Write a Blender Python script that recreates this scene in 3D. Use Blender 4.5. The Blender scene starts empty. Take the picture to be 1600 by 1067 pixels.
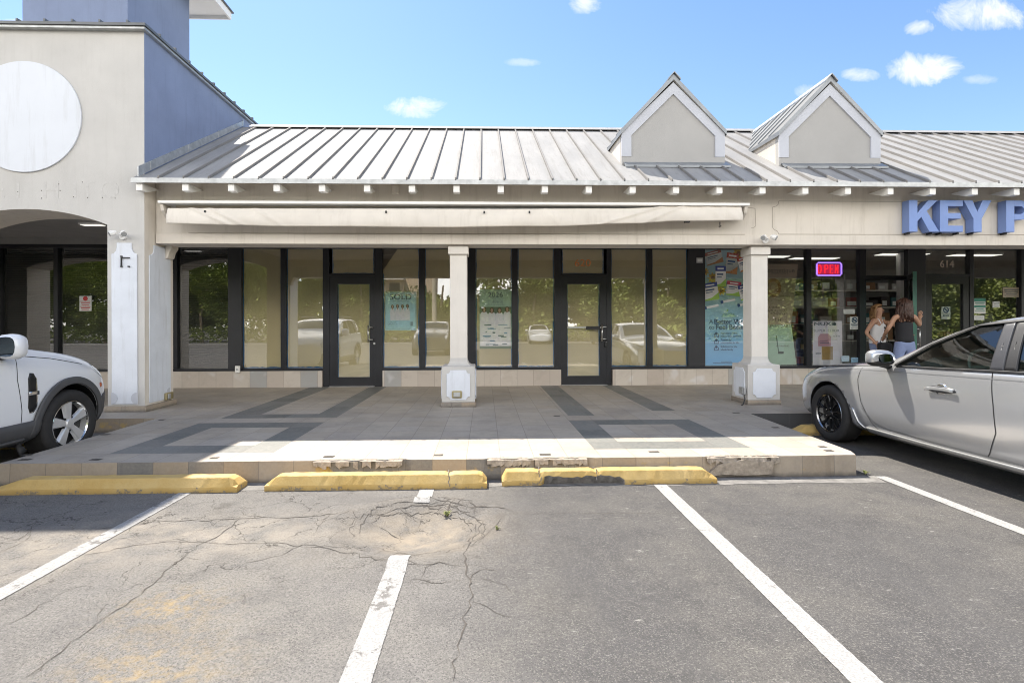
import bpy, bmesh, math, random
from mathutils import Vector, Matrix
from mathutils.bvhtree import BVHTree
random.seed(7)
S = bpy.context.scene
COL = S.collection
PI = math.pi
# ---------------------------------------------------------------- camera model (also used to read the plan off the photograph)
F, CX, CY, CAMH = 800.0, 780.4, 510.0, 1.4
psi, rho = math.atan(23.36 / F), 0.0026
_f = Vector((math.sin(psi), math.cos(psi), 0)); _r0 = Vector((math.cos(psi), -math.sin(psi), 0)); _u0 = Vector((0, 0, 1))
_r = _r0 * math.cos(rho) - _u0 * math.sin(rho); _u = _u0 * math.cos(rho) + _r0 * math.sin(rho)
def _ray(x, y): return _f + _r * ((x - CX) / F) + _u * ((CY - y) / F)
def onZ(x, y, z=0.0):
    d = _ray(x, y); t = (z - CAMH) / d.z; return (d.x * t, d.y * t)
def onY(x, y, Y):
    d = _ray(x, y); t = Y / d.y; return (d.x * t, CAMH + d.z * t)
cam = bpy.data.cameras.new('camera'); co = bpy.data.objects.new('camera', cam); COL.objects.link(co)
cam.sensor_width = 36; cam.lens = 36 * F / 1600; cam.shift_x = (800 - CX) / 1600; cam.shift_y = -(533.5 - CY) / 1600
cam.clip_end = 2000; cam.clip_start = 0.05
co.matrix_world = Matrix(((_r.x, _u.x, -_f.x, 0), (_r.y, _u.y, -_f.y, 0), (_r.z, _u.z, -_f.z, CAMH), (0, 0, 0, 1)))
S.camera = co

# ---------------------------------------------------------------- materials
def nodes(name):
    m = bpy.data.materials.new(name); m.use_nodes = True
    nt = m.node_tree; b = nt.nodes['Principled BSDF']
    return m, nt, b
class G:
    """small node helper"""
    def __init__(s, nt): s.nt = nt; s.tc = None
    def n(s, t, **k):
        o = s.nt.nodes.new(t)
        for a, v in k.items(): setattr(o, a, v)
        return o
    def set(s, inp, v):
        if isinstance(v, bpy.types.NodeSocket): s.nt.links.new(v, inp)
        else: inp.default_value = v
    def obj(s):
        if not s.tc: s.tc = s.n('ShaderNodeTexCoord')
        return s.tc.outputs['Object']
    def math(s, op, a, b=0.0, c=None, clamp=False):
        o = s.n('ShaderNodeMath', operation=op, use_clamp=clamp); s.set(o.inputs[0], a); s.set(o.inputs[1], b)
        if c is not None: s.set(o.inputs[2], c)
        return o.outputs[0]
    def noise(s, scale, detail=4, rough=0.55, vec=None, dist=0.0, color=False):
        o = s.n('ShaderNodeTexNoise'); s.set(o.inputs['Vector'], vec or s.obj())
        o.inputs['Scale'].default_value = scale; o.inputs['Detail'].default_value = detail
        o.inputs['Roughness'].default_value = rough; o.inputs['Distortion'].default_value = dist
        return o.outputs['Color' if color else 'Fac']
    def mapr(s, v, a, b, c=0.0, d=1.0):
        o = s.n('ShaderNodeMapRange'); s.set(o.inputs[0], v)
        for i, q in enumerate((a, b, c, d)): o.inputs[i + 1].default_value = q
        return o.outputs[0]
    def mix(s, f, a, b, mode='MIX'):
        o = s.n('ShaderNodeMix', data_type='RGBA', blend_type=mode); s.set(o.inputs[0], f)
        s.set(o.inputs[6], a if isinstance(a, bpy.types.NodeSocket) else (*a[:3], 1)); s.set(o.inputs[7], b if isinstance(b, bpy.types.NodeSocket) else (*b[:3], 1))
        return o.outputs[2]
    def scalevec(s, v):
        o = s.n('ShaderNodeMapping'); s.nt.links.new(s.obj(), o.inputs[0]); o.inputs['Scale'].default_value = v; return o.outputs[0]
    def bump(s, h, strength, dist, bsdf):
        o = s.n('ShaderNodeBump'); o.inputs['Strength'].default_value = strength; o.inputs['Distance'].default_value = dist
        s.nt.links.new(h, o.inputs['Height']); s.nt.links.new(o.outputs[0], bsdf.inputs['Normal'])
    def sep(s, v=None):
        o = s.n('ShaderNodeSeparateXYZ'); s.nt.links.new(v or s.obj(), o.inputs[0]); return o.outputs
def mat(name, col, rough=0.6, metal=0.0, var=0.12, scale=3.0, bump=0.0, bscale=60, coat=0.0, streak=0.0, spec=0.5):
    m, nt, b = nodes(name); g = G(nt)
    b.inputs['Roughness'].default_value = rough; b.inputs['Metallic'].default_value = metal
    b.inputs['Coat Weight'].default_value = coat; b.inputs['Coat Roughness'].default_value = 0.04
    b.inputs['Specular IOR Level'].default_value = spec
    if var:
        f = g.mapr(g.noise(scale, 6, 0.6), 0.3, 0.7)
        c = g.mix(f, [q * (1 - var) for q in col], [min(1, q * (1 + var)) for q in col])
        if streak:
            st = g.mapr(g.noise(2.2, 5, 0.7, g.scalevec((5, 5, 0.5))), 0.52, 0.75)
            c = g.mix(g.math('MULTIPLY', st, streak), c, [col[0] * .5, col[1] * .46, col[2] * .4])
        nt.links.new(c, b.inputs['Base Color'])
    else: b.inputs['Base Color'].default_value = (*col, 1)
    if bump: g.bump(g.noise(bscale, 5, 0.65), bump, 0.01, b)
    return m
def emis(name, col, st):
    m, nt, b = nodes(name); b.inputs['Base Color'].default_value = (0.02, 0.02, 0.02, 1)
    b.inputs['Emission Color'].default_value = (*col, 1); b.inputs['Emission Strength'].default_value = st; return m
def glass(name, refl=0.2, tint=(0.9, 0.95, 0.93)):
    m = bpy.data.materials.new(name); m.use_nodes = True; nt = m.node_tree; nt.nodes.clear(); g = G(nt)
    out = g.n('ShaderNodeOutputMaterial'); mx = g.n('ShaderNodeMixShader'); tr = g.n('ShaderNodeBsdfTransparent'); gl = g.n('ShaderNodeBsdfGlossy')
    tr.inputs[0].default_value = (*tint, 1); gl.inputs['Roughness'].default_value = 0.0; gl.inputs[0].default_value = (1, 1, 1, 1)
    lw = g.n('ShaderNodeLayerWeight'); lw.inputs[0].default_value = 0.35
    fac = g.math('MAXIMUM', g.math('MULTIPLY', lw.outputs['Fresnel'], 1.0), refl, clamp=True)
    bp = g.n('ShaderNodeBump'); bp.inputs['Strength'].default_value = 0.02; bp.inputs['Distance'].default_value = 0.02
    nt.links.new(g.noise(1.3, 1), bp.inputs['Height']); nt.links.new(bp.outputs[0], gl.inputs['Normal'])
    nt.links.new(fac, mx.inputs[0]); nt.links.new(tr.outputs[0], mx.inputs[1]); nt.links.new(gl.outputs[0], mx.inputs[2]); nt.links.new(mx.outputs[0], out.inputs[0])
    return m
M = {}
M['stucco'] = mat('cream stucco', (.665, .612, .54), .85, var=.07, scale=1.6, bump=.25, bscale=90, streak=.32)
M['stucco_grey'] = mat('pale grey stucco', (.525, .51, .485), .85, var=.07, scale=1.4, bump=.25, bscale=90, streak=.12)
M['stucco_warm'] = mat('warm tan stucco soffit', (.62, .54, .44), .85, var=.1, scale=1.5, bump=.2)
M['white'] = mat('white painted wood', (.80, .79, .76), .5, var=.05)
M['panelwhite'] = mat('bluish white paint', (.65, .68, .735), .6, var=.06, scale=3, bump=.15, streak=.3)
M['trimwhite'] = mat('lavender grey trim', (.50, .515, .56), .7, var=.05, bump=.15)
M['dormer'] = mat('grey tan dormer stucco', (.395, .385, .37), .85, var=.05, scale=2, bump=.25, bscale=80)
M['blue'] = mat('slate blue stucco', (.20, .245, .365), .85, var=.09, scale=1.3, bump=.3, bscale=80, streak=.22)
M['bluesign'] = mat('blue letter enamel', (.165, .265, .57), .4, var=.06)
M['bluesign_side'] = mat('blue letter return', (.17, .25, .50), .45, var=.06)
M['frame'] = mat('dark bronze frame', (.016, .017, .022), .35, var=.2, spec=.5)
M['frame2'] = mat('dark grey panel', (.03, .031, .036), .4, var=.15)
M['paper'] = mat('kraft paper', (.62, .555, .355), .9, var=.06, scale=1.2)
M['tape'] = mat('blue masking tape', (.03, .16, .36), .7, var=.2, scale=12)
M['glass'] = glass('storefront glass', .23, (1, 1, 1))
M['glassdark'] = glass('shop glass', .19, (.93, .97, .96))
M['steel'] = mat('brushed steel', (.62, .62, .62), .28, metal=1, var=.05)
M['brass'] = mat('brass plate', (.42, .36, .2), .4, metal=.7, var=.1)
M['dark'] = mat('dark interior', (.03, .029, .028), .9, var=.2)
M['black'] = mat('black plastic', (.012, .012, .013), .45, var=.1)
M['blind'] = mat('dark blind slats', (.055, .05, .047), .6, var=.1)
M['cloth'] = mat('cream awning cloth', (.70, .65, .58), .8, var=.06, scale=2.5, bump=.1, bscale=30, streak=.2)
M['galv'] = mat('galvanised flashing', (.44, .45, .45), .45, metal=.5, var=.2, scale=9)
M['yellow'] = None
M['leaf'] = mat('green leaf', (.23, .27, .06), .5, var=.45, scale=.6)
M['leaf2'] = mat('weed leaf', (.13, .14, .035), .5, var=.2)
M['bark'] = mat('brown bark', (.16, .12, .08), .9, var=.3)
M['skin'] = mat('skin', (.44, .25, .165), .5, var=.05)
M['hairblond'] = mat('dark blond hair', (.28, .15, .06), .5, var=.35, scale=25)
M['hairbrown'] = mat('dark brown hair', (.055, .024, .016), .45, var=.4, scale=25)
M['clothwhite'] = mat('white cotton', (.78, .78, .80), .8, var=.04)
M['clothblack'] = mat('black knit', (.012, .012, .016), .8, var=.1)
M['denim'] = mat('light blue denim', (.20, .25, .42), .85, var=.12, scale=10)
M['ceil'] = mat('grey ceiling', (.30, .29, .28), .9, var=.08)
M['white2'] = mat('white card', (.78, .79, .76), .7, var=.03)

def metal_roof(name):
    m, nt, b = nodes(name); g = G(nt)
    f = g.mapr(g.noise(1.1, 6, .65, g.scalevec((3, 1, 1))), .3, .7)
    c = g.mix(f, (.255, .255, .255), (.325, .32, .315))
    c = g.mix(g.math('MULTIPLY', g.mapr(g.noise(14, 4), .62, .72), .35), c, (.17, .165, .155))
    c = g.mix(g.math('MULTIPLY', g.mapr(g.noise(1.6, 6, .7, g.scalevec((9, .7, .7))), .5, .72), .38), c, (.175, .165, .15))
    nt.links.new(c, b.inputs['Base Color']); b.inputs['Roughness'].default_value = .75; b.inputs['Metallic'].default_value = 0; b.inputs['Specular IOR Level'].default_value = .2
    return m
M['roof'] = metal_roof('weathered metal roof')
M['roofmid'] = mat('mid grey metal roof', (.085, .09, .095), .7, var=.2, scale=2)
M['roofdark'] = mat('dark metal roof edge', (.13, .135, .14), .5, metal=.3, var=.2)
M['seam'] = mat('grey standing seam', (.225, .215, .205), .8, metal=0, spec=.2, var=.1)

# ---------------------------------------------------------------- mesh helpers
class MB:
    def __init__(s): s.v = []; s.f = []; s.m = []
    def quad(s, pts, mi=0):
        k = len(s.v); s.v += [tuple(p) for p in pts]; s.f.append(tuple(range(k, k + len(pts)))); s.m.append(mi); return s
    def box(s, x0, x1, y0, y1, z0, z1, mi=0):
        k = len(s.v)
        s.v += [(x0, y0, z0), (x1, y0, z0), (x1, y1, z0), (x0, y1, z0), (x0, y0, z1), (x1, y0, z1), (x1, y1, z1), (x0, y1, z1)]
        for q in ((0, 3, 2, 1), (4, 5, 6, 7), (0, 1, 5, 4), (1, 2, 6, 5), (2, 3, 7, 6), (3, 0, 4, 7)): s.f.append(tuple(k + i for i in q)); s.m.append(mi)
        return s
    def prism(s, pts, axis, a, b, mi=0, mi_side=None):
        """pts: 2D outline; axis 'y': (x,z) swept y a..b; 'x': (y,z) swept; 'z': (x,y) swept"""
        n = len(pts); k = len(s.v)
        def P(p, t): return {'y': (p[0], t, p[1]), 'x': (t, p[0], p[1]), 'z': (p[0], p[1], t)}[axis]
        s.v += [P(p, a) for p in pts] + [P(p, b) for p in pts]
        s.f.append(tuple(range(k, k + n))); s.m.append(mi); s.f.append(tuple(range(k + 2 * n - 1, k + n - 1, -1))); s.m.append(mi)
        for i in range(n):
            j = (i + 1) % n; s.f.append((k + i, k + n + i, k + n + j, k + j)); s.m.append(mi if mi_side is None else mi_side)
        return s
    def tube(s, pts, r, n=8, mi=0, cap=True):
        pts = [Vector(p) for p in pts]; k = len(s.v); rs = r if isinstance(r, (list, tuple)) else [r] * len(pts)
        for i, p in enumerate(pts):
            t = (pts[min(i + 1, len(pts) - 1)] - pts[max(i - 1, 0)]).normalized()
            a = t.orthogonal().normalized() if abs(t.z) > .95 else t.cross(Vector((0, 0, 1))).normalized(); b = t.cross(a)
            for j in range(n):
                q = 2 * PI * j / n; s.v.append(tuple(p + a * (rs[i] * math.cos(q)) + b * (rs[i] * math.sin(q))))
        for i in range(len(pts) - 1):
            for j in range(n): s.f.append((k + i * n + j, k + i * n + (j + 1) % n, k + (i + 1) * n + (j + 1) % n, k + (i + 1) * n + j)); s.m.append(mi)
        if cap:
            s.f.append(tuple(k + j for j in range(n))); s.m.append(mi); q = k + (len(pts) - 1) * n; s.f.append(tuple(q + j for j in reversed(range(n)))); s.m.append(mi)
        return s
    def lathe(s, prof, c, axis='x', n=40, mi=0, sgn=1):
        """prof: (radius, along) list"""
        k = len(s.v)
        for (r, a) in prof:
            for j in range(n):
                q = 2 * PI * j / n; u, w = r * math.cos(q), r * math.sin(q)
                s.v.append({'x': (c[0] + a * sgn, c[1] + u, c[2] + w), 'y': (c[0] + u, c[1] + a * sgn, c[2] + w), 'z': (c[0] + u, c[1] + w, c[2] + a * sgn)}[axis])
        for i in range(len(prof) - 1):
            for j in range(n): s.f.append((k + i * n + j, k + i * n + (j + 1) % n, k + (i + 1) * n + (j + 1) % n, k + (i + 1) * n + j)); s.m.append(mi)
        return s
    def build(s, name, mats, parent=None, bevel=0, smooth=False, fixn=True):
        if not isinstance(mats, (list, tuple)): mats = [mats]
        off = parent['_o'] if parent is not None and '_o' in parent else (0, 0, 0)
        me = bpy.data.meshes.new(name); me.from_pydata([(a - off[0], b - off[1], c - off[2]) for a, b, c in s.v], [], s.f)
        for q in mats: me.materials.append(q)
        me.polygons.foreach_set('material_index', s.m)
        if fixn or smooth:
            bm = bmesh.new(); bm.from_mesh(me)
            if smooth: bmesh.ops.remove_doubles(bm, verts=bm.verts, dist=1e-5)
            bmesh.ops.recalc_face_normals(bm, faces=bm.faces); bm.to_mesh(me); bm.free()
        o = bpy.data.objects.new(name, me); COL.objects.link(o)
        if smooth:
            for p in me.polygons: p.use_smooth = True
        if parent is not None: o.parent = parent; o['_o'] = off
        if bevel:
            b = o.modifiers.new('bevel', 'BEVEL'); b.width = bevel; b.segments = 2; b.limit_method = 'ANGLE'; b.angle_limit = .6
        return o
def tag(o, label=None, cat=None, group=None, kind=None):
    if label: o['label'] = label
    if cat: o['category'] = cat
    if group: o['group'] = group
    if kind: o['kind'] = kind
    return o
def thing(name, loc, label, cat, group=None):
    o = bpy.data.objects.new(name, None); COL.objects.link(o); o.location = loc; o.empty_display_size = .1; o['_o'] = tuple(loc)
    return tag(o, label, cat, group)
def text(s, x, z, size, Y, m, parent, name='lettering', align='CENTER', ext=0.0005, bold=0.0, sx=1.0, facing=True, shear=0.0):
    cu = bpy.data.curves.new('t', 'FONT'); cu.body = s; cu.size = size; cu.extrude = ext; cu.align_x = align; cu.align_y = 'CENTER'; cu.offset = bold; cu.shear = shear; cu.resolution_u = 4
    o = bpy.data.objects.new('t', cu); COL.objects.link(o)
    bpy.context.view_layer.update()
    me = bpy.data.meshes.new_from_object(o.evaluated_get(bpy.context.evaluated_depsgraph_get()))
    bpy.data.objects.remove(o)
    off = parent['_o'] if parent is not None and '_o' in parent else (0, 0, 0)
    me.transform(Matrix.Translation((x - off[0], Y - off[1], z - off[2])) @ Matrix.Rotation(PI / 2, 4, 'X') @ Matrix.Diagonal((sx, 1, 1, 1)))
    me.materials.clear(); me.materials.append(m)
    q = bpy.data.objects.new(name, me); COL.objects.link(q)
    if parent is not None: q.parent = parent; q['_o'] = off
    return q
def disc(mb, x, z, rx, rz, y0, y1, n=28, mi=0): return mb.prism([(x + rx * math.cos(2 * PI * i / n), z + rz * math.sin(2 * PI * i / n)) for i in range(n)], 'y', y0, y1, mi)
def lerp(tab, x):
    if x <= tab[0][0]: return tab[0][1]
    for (a, b), (c, d) in zip(tab, tab[1:]):
        if x <= c:
            t = (x - a) / (c - a); t = t * t * (3 - 2 * t); return b + (d - b) * t
    return tab[-1][1]
# ---------------------------------------------------------------- light and sky
SUN = Vector((-.345, .55, 1.0)).normalized()
elev = math.asin(SUN.z); azim = math.atan2(SUN.x, SUN.y)
sl = bpy.data.lights.new('sun', 'SUN'); sl.energy = 3.8; sl.angle = math.radians(.5); sl.color = (1, .93, .82)
so = bpy.data.objects.new('sun', sl); COL.objects.link(so); so.rotation_euler = (-SUN).to_track_quat('-Z', 'Y').to_euler(); so.location = (0, 0, 30)
W = bpy.data.worlds.new('World'); S.world = W; W.use_nodes = True
nt = W.node_tree; g = G(nt); bg = nt.nodes['Background']; bg.inputs['Strength'].default_value = .085
sky = g.n('ShaderNodeTexSky', sky_type='NISHITA'); sky.sun_disc = False; sky.sun_elevation = elev; sky.sun_rotation = azim
sky.air_density = 1.0; sky.dust_density = .3; sky.ozone_density = 2.0
tc = g.n('ShaderNodeTexCoord'); x, y, z = g.sep(tc.outputs['Generated'])
ys = g.math('MAXIMUM', y, .02); u = g.math('DIVIDE', x, ys); v = g.math('DIVIDE', z, ys)
cmb = g.n('ShaderNodeCombineXYZ'); nt.links.new(u, cmb.inputs[0]); nt.links.new(v, cmb.inputs[1])
nz = g.noise(11, 9, .68, cmb.outputs[0], .6); nz2 = g.noise(3.5, 3, .5, cmb.outputs[0])
tot = None
for (px, py, a, b, k) in [(1528, 22, 75, 34, 1), (1436, 45, 30, 15, .8), (1447, 106, 68, 30, 1), (1348, 117, 34, 12, .6), (650, 168, 52, 20, .95), (912, 6, 30, 18, .7), (1530, 124, 34, 10, .35), (818, 98, 34, 7, .3), (1262, 142, 22, 14, .5), (10, 36, 45, 8, .6)]:
    d = _ray(px, py); u0, v0 = d.x / d.y, d.z / d.y
    du = g.math('DIVIDE', g.math('SUBTRACT', u, u0), a / F); dv = g.math('DIVIDE', g.math('SUBTRACT', v, v0), b / F)
    q = g.math('ADD', g.math('MULTIPLY', du, du), g.math('MULTIPLY', dv, dv))
    e = g.math('ADD', g.math('SUBTRACT', 1.0, q), g.math('MULTIPLY', g.math('SUBTRACT', nz, .54), 3.4))
    e = g.math('MULTIPLY', g.mapr(e, .0, 1.1), k)
    e = g.math('MULTIPLY', e, g.mapr(q, 1.0, 2.2, 1, 0))
    tot = e if tot is None else g.math('MAXIMUM', tot, e)
tot = g.math('MULTIPLY', tot, g.mapr(y, .03, .1))
hz = g.mapr(v, .1, .75)
skyc = g.mix(1.0, sky.outputs[0], g.mix(hz, (1.0, 1.0, .96), (.80, .91, 1.0)), 'MULTIPLY')
front = g.mix(tot, skyc, (5.4, 5.4, 5.5))
# broken bright cloud added behind the viewpoint to light the shaded facade
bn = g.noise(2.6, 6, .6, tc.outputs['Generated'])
fill_bank = g.math('MULTIPLY', g.math('MULTIPLY', g.mapr(y, .0, -.35), g.mapr(bn, .30, .50, .25, 1)), g.mapr(z, .40, .66, 1, .03))
nt.links.new(g.mix(fill_bank, front, (18.5, 18.0, 17.2)), bg.inputs[0])
S.view_settings.view_transform = 'Standard'; S.view_settings.look = 'None'; S.view_settings.exposure = 1.45; S.cycles.filter_width = 1.0

# ---------------------------------------------------------------- parking lot
PC = onZ(660, 825)
def gz(x, y):
    q = ((x - PC[0]) / .50) ** 2 + ((y - PC[1]) / .42) ** 2
    h = -.085 * math.exp(-q * 1.6) + (.026 + .024 / (1 + math.exp(-(y - PC[1]) * 14))) * math.exp(-((q - 1.5) ** 2) * 3) + .006 * math.sin(x * 31) * math.sin(y * 27 + x * 9) * math.exp(-q * .5)
    return h * (1 if y < 4.3 else 0.0 if y > 4.5 else (4.5 - y) / .2)
def asphalt():
    m, nt, b = nodes('old asphalt'); g = G(nt); X, Y, Z = g.sep()
    big = g.noise(1.1, 5, .6); mid = g.noise(5, 5, .6); fine = g.noise(230, 3, .7); fin2 = g.noise(75, 4, .7)
    side = g.mapr(g.math('ADD', X, g.math('MULTIPLY', g.math('SUBTRACT', big, .5), 1.2)), -.35, .45)
    c = g.mix(side, (.195, .186, .176), (.094, .091, .0905))
    c = g.mix(g.mapr(big, .42, .68), c, g.mix(side, (.24, .225, .20), (.138, .130, .118)))
    c = g.mix(g.math('MULTIPLY', g.mapr(g.noise(2.7, 7, .7), .46, .64), .75), c, g.mix(side, (.15, .143, .137), (.070, .068, .069)))
    vo = g.n('ShaderNodeTexVoronoi'); vo.inputs['Scale'].default_value = 190; nt.links.new(g.obj(), vo.inputs['Vector'])
    st = g.sep(vo.outputs['Color'])
    c = g.mix(g.mapr(fin2, .36, .64, .48, 0), c, (.045, .043, .042))
    c = g.mix(g.math('MULTIPLY', g.mapr(st[0], .66, 1.0), .5), c, (.25, .235, .212))
    c = g.mix(g.math('MULTIPLY', g.mapr(st[1], .7, 1.0), .6), c, (.05, .048, .047))
    c = g.mix(g.math('MULTIPLY', g.mapr(fine, .56, .7), .25), c, (.30, .28, .255))
    # scraped pale flecks on the newer patch
    fl = g.mapr(g.noise(9, 8, .78, g.scalevec((1.0, 3.0, 1))), .60, .68)
    c = g.mix(g.math('MULTIPLY', fl, g.math('MULTIPLY', side, .8)), c, (.36, .345, .32))
    lane = g.mapr(g.noise(1.6, 5, .65, g.scalevec((2.4, .35, 1))), .5, .7); c = g.mix(g.math('MULTIPLY', lane, g.math('MULTIPLY', side, .45)), c, (.078, .076, .076))
    oil = g.mapr(g.noise(2.1, 3, .5), .66, .74); c = g.mix(g.math('MULTIPLY', oil, .45), c, (.06, .056, .052))
    # sandy dirt round the sunken patch
    def gauss(cx, cy, rx, ry):
        a = g.math('DIVIDE', g.math('SUBTRACT', X, cx), rx); b2 = g.math('DIVIDE', g.math('SUBTRACT', Y, cy), ry)
        return g.math('EXPONENT', g.math('MULTIPLY', g.math('ADD', g.math('MULTIPLY', a, a), g.math('MULTIPLY', b2, b2)), -1.0))
    s1 = g.math('MULTIPLY', gauss(PC[0], PC[1], .42, .36), g.mapr(mid, .3, .6)); c = g.mix(g.math('MULTIPLY', s1, .8), c, (.33, .275, .205)); rg = g.math('SUBTRACT', gauss(PC[0], PC[1], .62, .50), gauss(PC[0], PC[1], .40, .33), clamp=True); c = g.mix(g.math('MULTIPLY', rg, g.mapr(g.noise(8, 6, .7), .42, .62, 0, 1.1)), c, (.125, .11, .095))
    s2 = g.math('MULTIPLY', g.math('ADD', gauss(-1.75, 3.5, .75, .35), gauss(-2.7, 3.4, .5, .5)), g.mapr(mid, .35, .65)); c = g.mix(g.math('MULTIPLY', s2, .45), c, (.38, .33, .265))
    yl = g.math('MULTIPLY', g.math('ADD', gauss(-1.58, 2.62, .22, .16), gauss(-1.38, 2.05, .30, .30), clamp=True), g.mapr(g.noise(13, 6, .7), .45, .62))
    c = g.mix(g.math('MULTIPLY', yl, .36), c, (.44, .29, .085))
    # fine alligator cracks on the old part
    wv = g.n('ShaderNodeVectorMath', operation='ADD'); nt.links.new(g.obj(), wv.inputs[0])
    ws = g.n('ShaderNodeVectorMath', operation='SCALE'); nt.links.new(g.noise(4, 4, .6, color=True), ws.inputs[0]); ws.inputs['Scale'].default_value = .45; nt.links.new(ws.outputs[0], wv.inputs[1])
    ve = g.n('ShaderNodeTexVoronoi', feature='DISTANCE_TO_EDGE'); ve.inputs['Scale'].default_value = 2.7; nt.links.new(wv.outputs[0], ve.inputs['Vector'])
    zone = g.math('MULTIPLY', g.mapr(X, .1, -.4), g.mapr(Y, 2.3, 3.0))
    ck = g.math('MULTIPLY', g.mapr(ve.outputs[0], .004, .013, 1, 0), g.math('MULTIPLY', zone, g.mapr(g.noise(1.7, 3), .40, .55)))
    c = g.mix(g.math('MULTIPLY', ck, .8), c, (.05, .045, .04))
    nt.links.new(c, b.inputs['Base Color']); b.inputs['Roughness'].default_value = .95; b.inputs['Specular IOR Level'].default_value = .2
    h = g.math('ADD', g.math('MULTIPLY', fin2, .8), g.math('ADD', g.math('MULTIPLY', st[2], .5), g.math('MULTIPLY', ck, -1.2)))
    g.bump(h, .55, .008, b); return m
M['asphalt'] = asphalt(); M['crack'] = mat('crack dirt', (.085, .075, .065), 1, var=.3, scale=20)
gm = MB(); nx, ny = 320, 230
X0, X1, Y0, Y1 = -7.5, 7.5, .6, 7.1
for j in range(ny + 1):
    for i in range(nx + 1):
        x = X0 + (X1 - X0) * i / nx; y = Y0 + (Y1 - Y0) * j / ny; gm.v.append((x, y, gz(x, y)))
for j in range(ny):
    for i in range(nx): k = j * (nx + 1) + i; gm.f.append((k, k + 1, k + nx + 2, k + nx + 1)); gm.m.append(0)
R = 400
for (a, b, c, d) in [(-R, X0, -R, R), (X1, R, -R, R), (X0, X1, -R, Y0), (X0, X1, Y1, R)]: gm.quad([(a, c, 0), (b, c, 0), (b, d, 0), (a, d, 0)])
rc = random.Random(3)
def crack(pts, w=.008, jit=.02, n=9, br=0.25):
    P = [Vector((*onZ(*p), 0)) for p in pts]; Q = []
    for a, b in zip(P, P[1:]):
        k = max(3, int((b - a).length / .045))
        for i in range(k): Q.append(a.lerp(b, i / k) + Vector((rc.gauss(0, jit * .5), rc.gauss(0, jit * .5), 0)))
    Q.append(P[-1])
    def rib(Q, w):
        L = []
        for i, p in enumerate(Q):
            t = (Q[min(i + 1, len(Q) - 1)] - Q[max(0, i - 1)]).normalized(); nn = Vector((-t.y, t.x, 0))
            ww = w * rc.uniform(.15, 1.15) * .36 * (0.25 if i in (0, len(Q) - 1) else 1)
            L.append((p + nn * ww, p - nn * ww))
        for (a, b), (c, d) in zip(L, L[1:]): gm.quad([(q.x, q.y, gz(q.x, q.y) + .0025) for q in (a, b, d, c)], 1)
    rib(Q, w)
    for i, p in enumerate(Q):
        if rc.random() < br * .25:
            a = rc.uniform(0, 2 * PI); q = p; BQ = [p]
            for _ in range(rc.randint(3, 7)): a += rc.gauss(0, .5); q = q + Vector((math.cos(a), math.sin(a), 0)) * .045; BQ.append(q)
            if BQ[-1].y < 4.55: rib(BQ, w * .6)
crack([(150, 828), (240, 814), (330, 812), (420, 808), (490, 806), (560, 797), (610, 787), (660, 783), (700, 789), (740, 797), (810, 803)], .013, .02, br=.5)
crack([(810, 803), (900, 802), (1050, 802), (1200, 803), (1340, 806), (1450, 806)], .006, .012, br=.1)
crack([(375, 810), (345, 835), (310, 852), (270, 885), (225, 922), (170, 962), (110, 1005), (40, 1058)], .011, .015)
crack([(745, 812), (732, 845), (728, 880), (736, 930), (722, 985), (716, 1020), (708, 1064)], .012, .02, br=.5)
crack([(120, 870), (180, 858), (260, 846), (350, 850), (430, 848), (500, 858), (580, 876), (660, 884), (730, 884)], .008, .025, br=.6)
crack([(540, 862), (470, 850), (440, 868), (380, 880)], .007, .02)
crack([(490, 838), (505, 815), (520, 800)], .007, .015); crack([(640, 905), (690, 910), (728, 905)], .006)
crack([(0, 862), (40, 845), (60, 812), (30, 845)], .007, .02); crack([(585, 806), (618, 797), (655, 791), (690, 795)], .014, .022, br=.9); crack([(700, 797), (728, 800), (748, 810), (752, 824), (738, 838)], .014, .022, br=.9); crack([(545, 824), (566, 809), (600, 803), (640, 800)], .008, .02, br=.8)
crack([(700, 852), (650, 861), (600, 858)], .006, .02, br=.5); crack([(552, 838), (548, 826), (556, 816)], .006, .02, br=.5)
crack([(690, 803), (705, 792), (735, 800)], .018, .02)
def ring(rx, ry, a0, a1, w, jit, br):
    crack([(660 + rx * math.cos(math.radians(a)) + rc.gauss(0, 2), 822 + ry * (1.15 if math.sin(math.radians(a)) > 0 else 1) * math.sin(math.radians(a)) + rc.gauss(0, .8)) for a in range(a0, a1 + 1, 12)], w, jit, br=br)
ring(97, 33, 172, 372, .010, .018, .4); ring(85, 25, 200, 352, .013, .024, .4); ring(112, 40, 215, 330, .006, .02, .3); ring(92, 33, 20, 140, .006, .018, .3)
crack([(790, 812), (760, 832), (735, 850)], .01, .015)
crack([(0, 985), (90, 930), (150, 905)], .006); crack([(735, 900), (780, 910), (800, 925)], .005)
ground = gm.build('parking_lot', [M['asphalt'], M['crack']], smooth=False, fixn=False); tag(ground, kind='structure')
for q in ground.data.polygons: q.use_smooth = True

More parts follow.
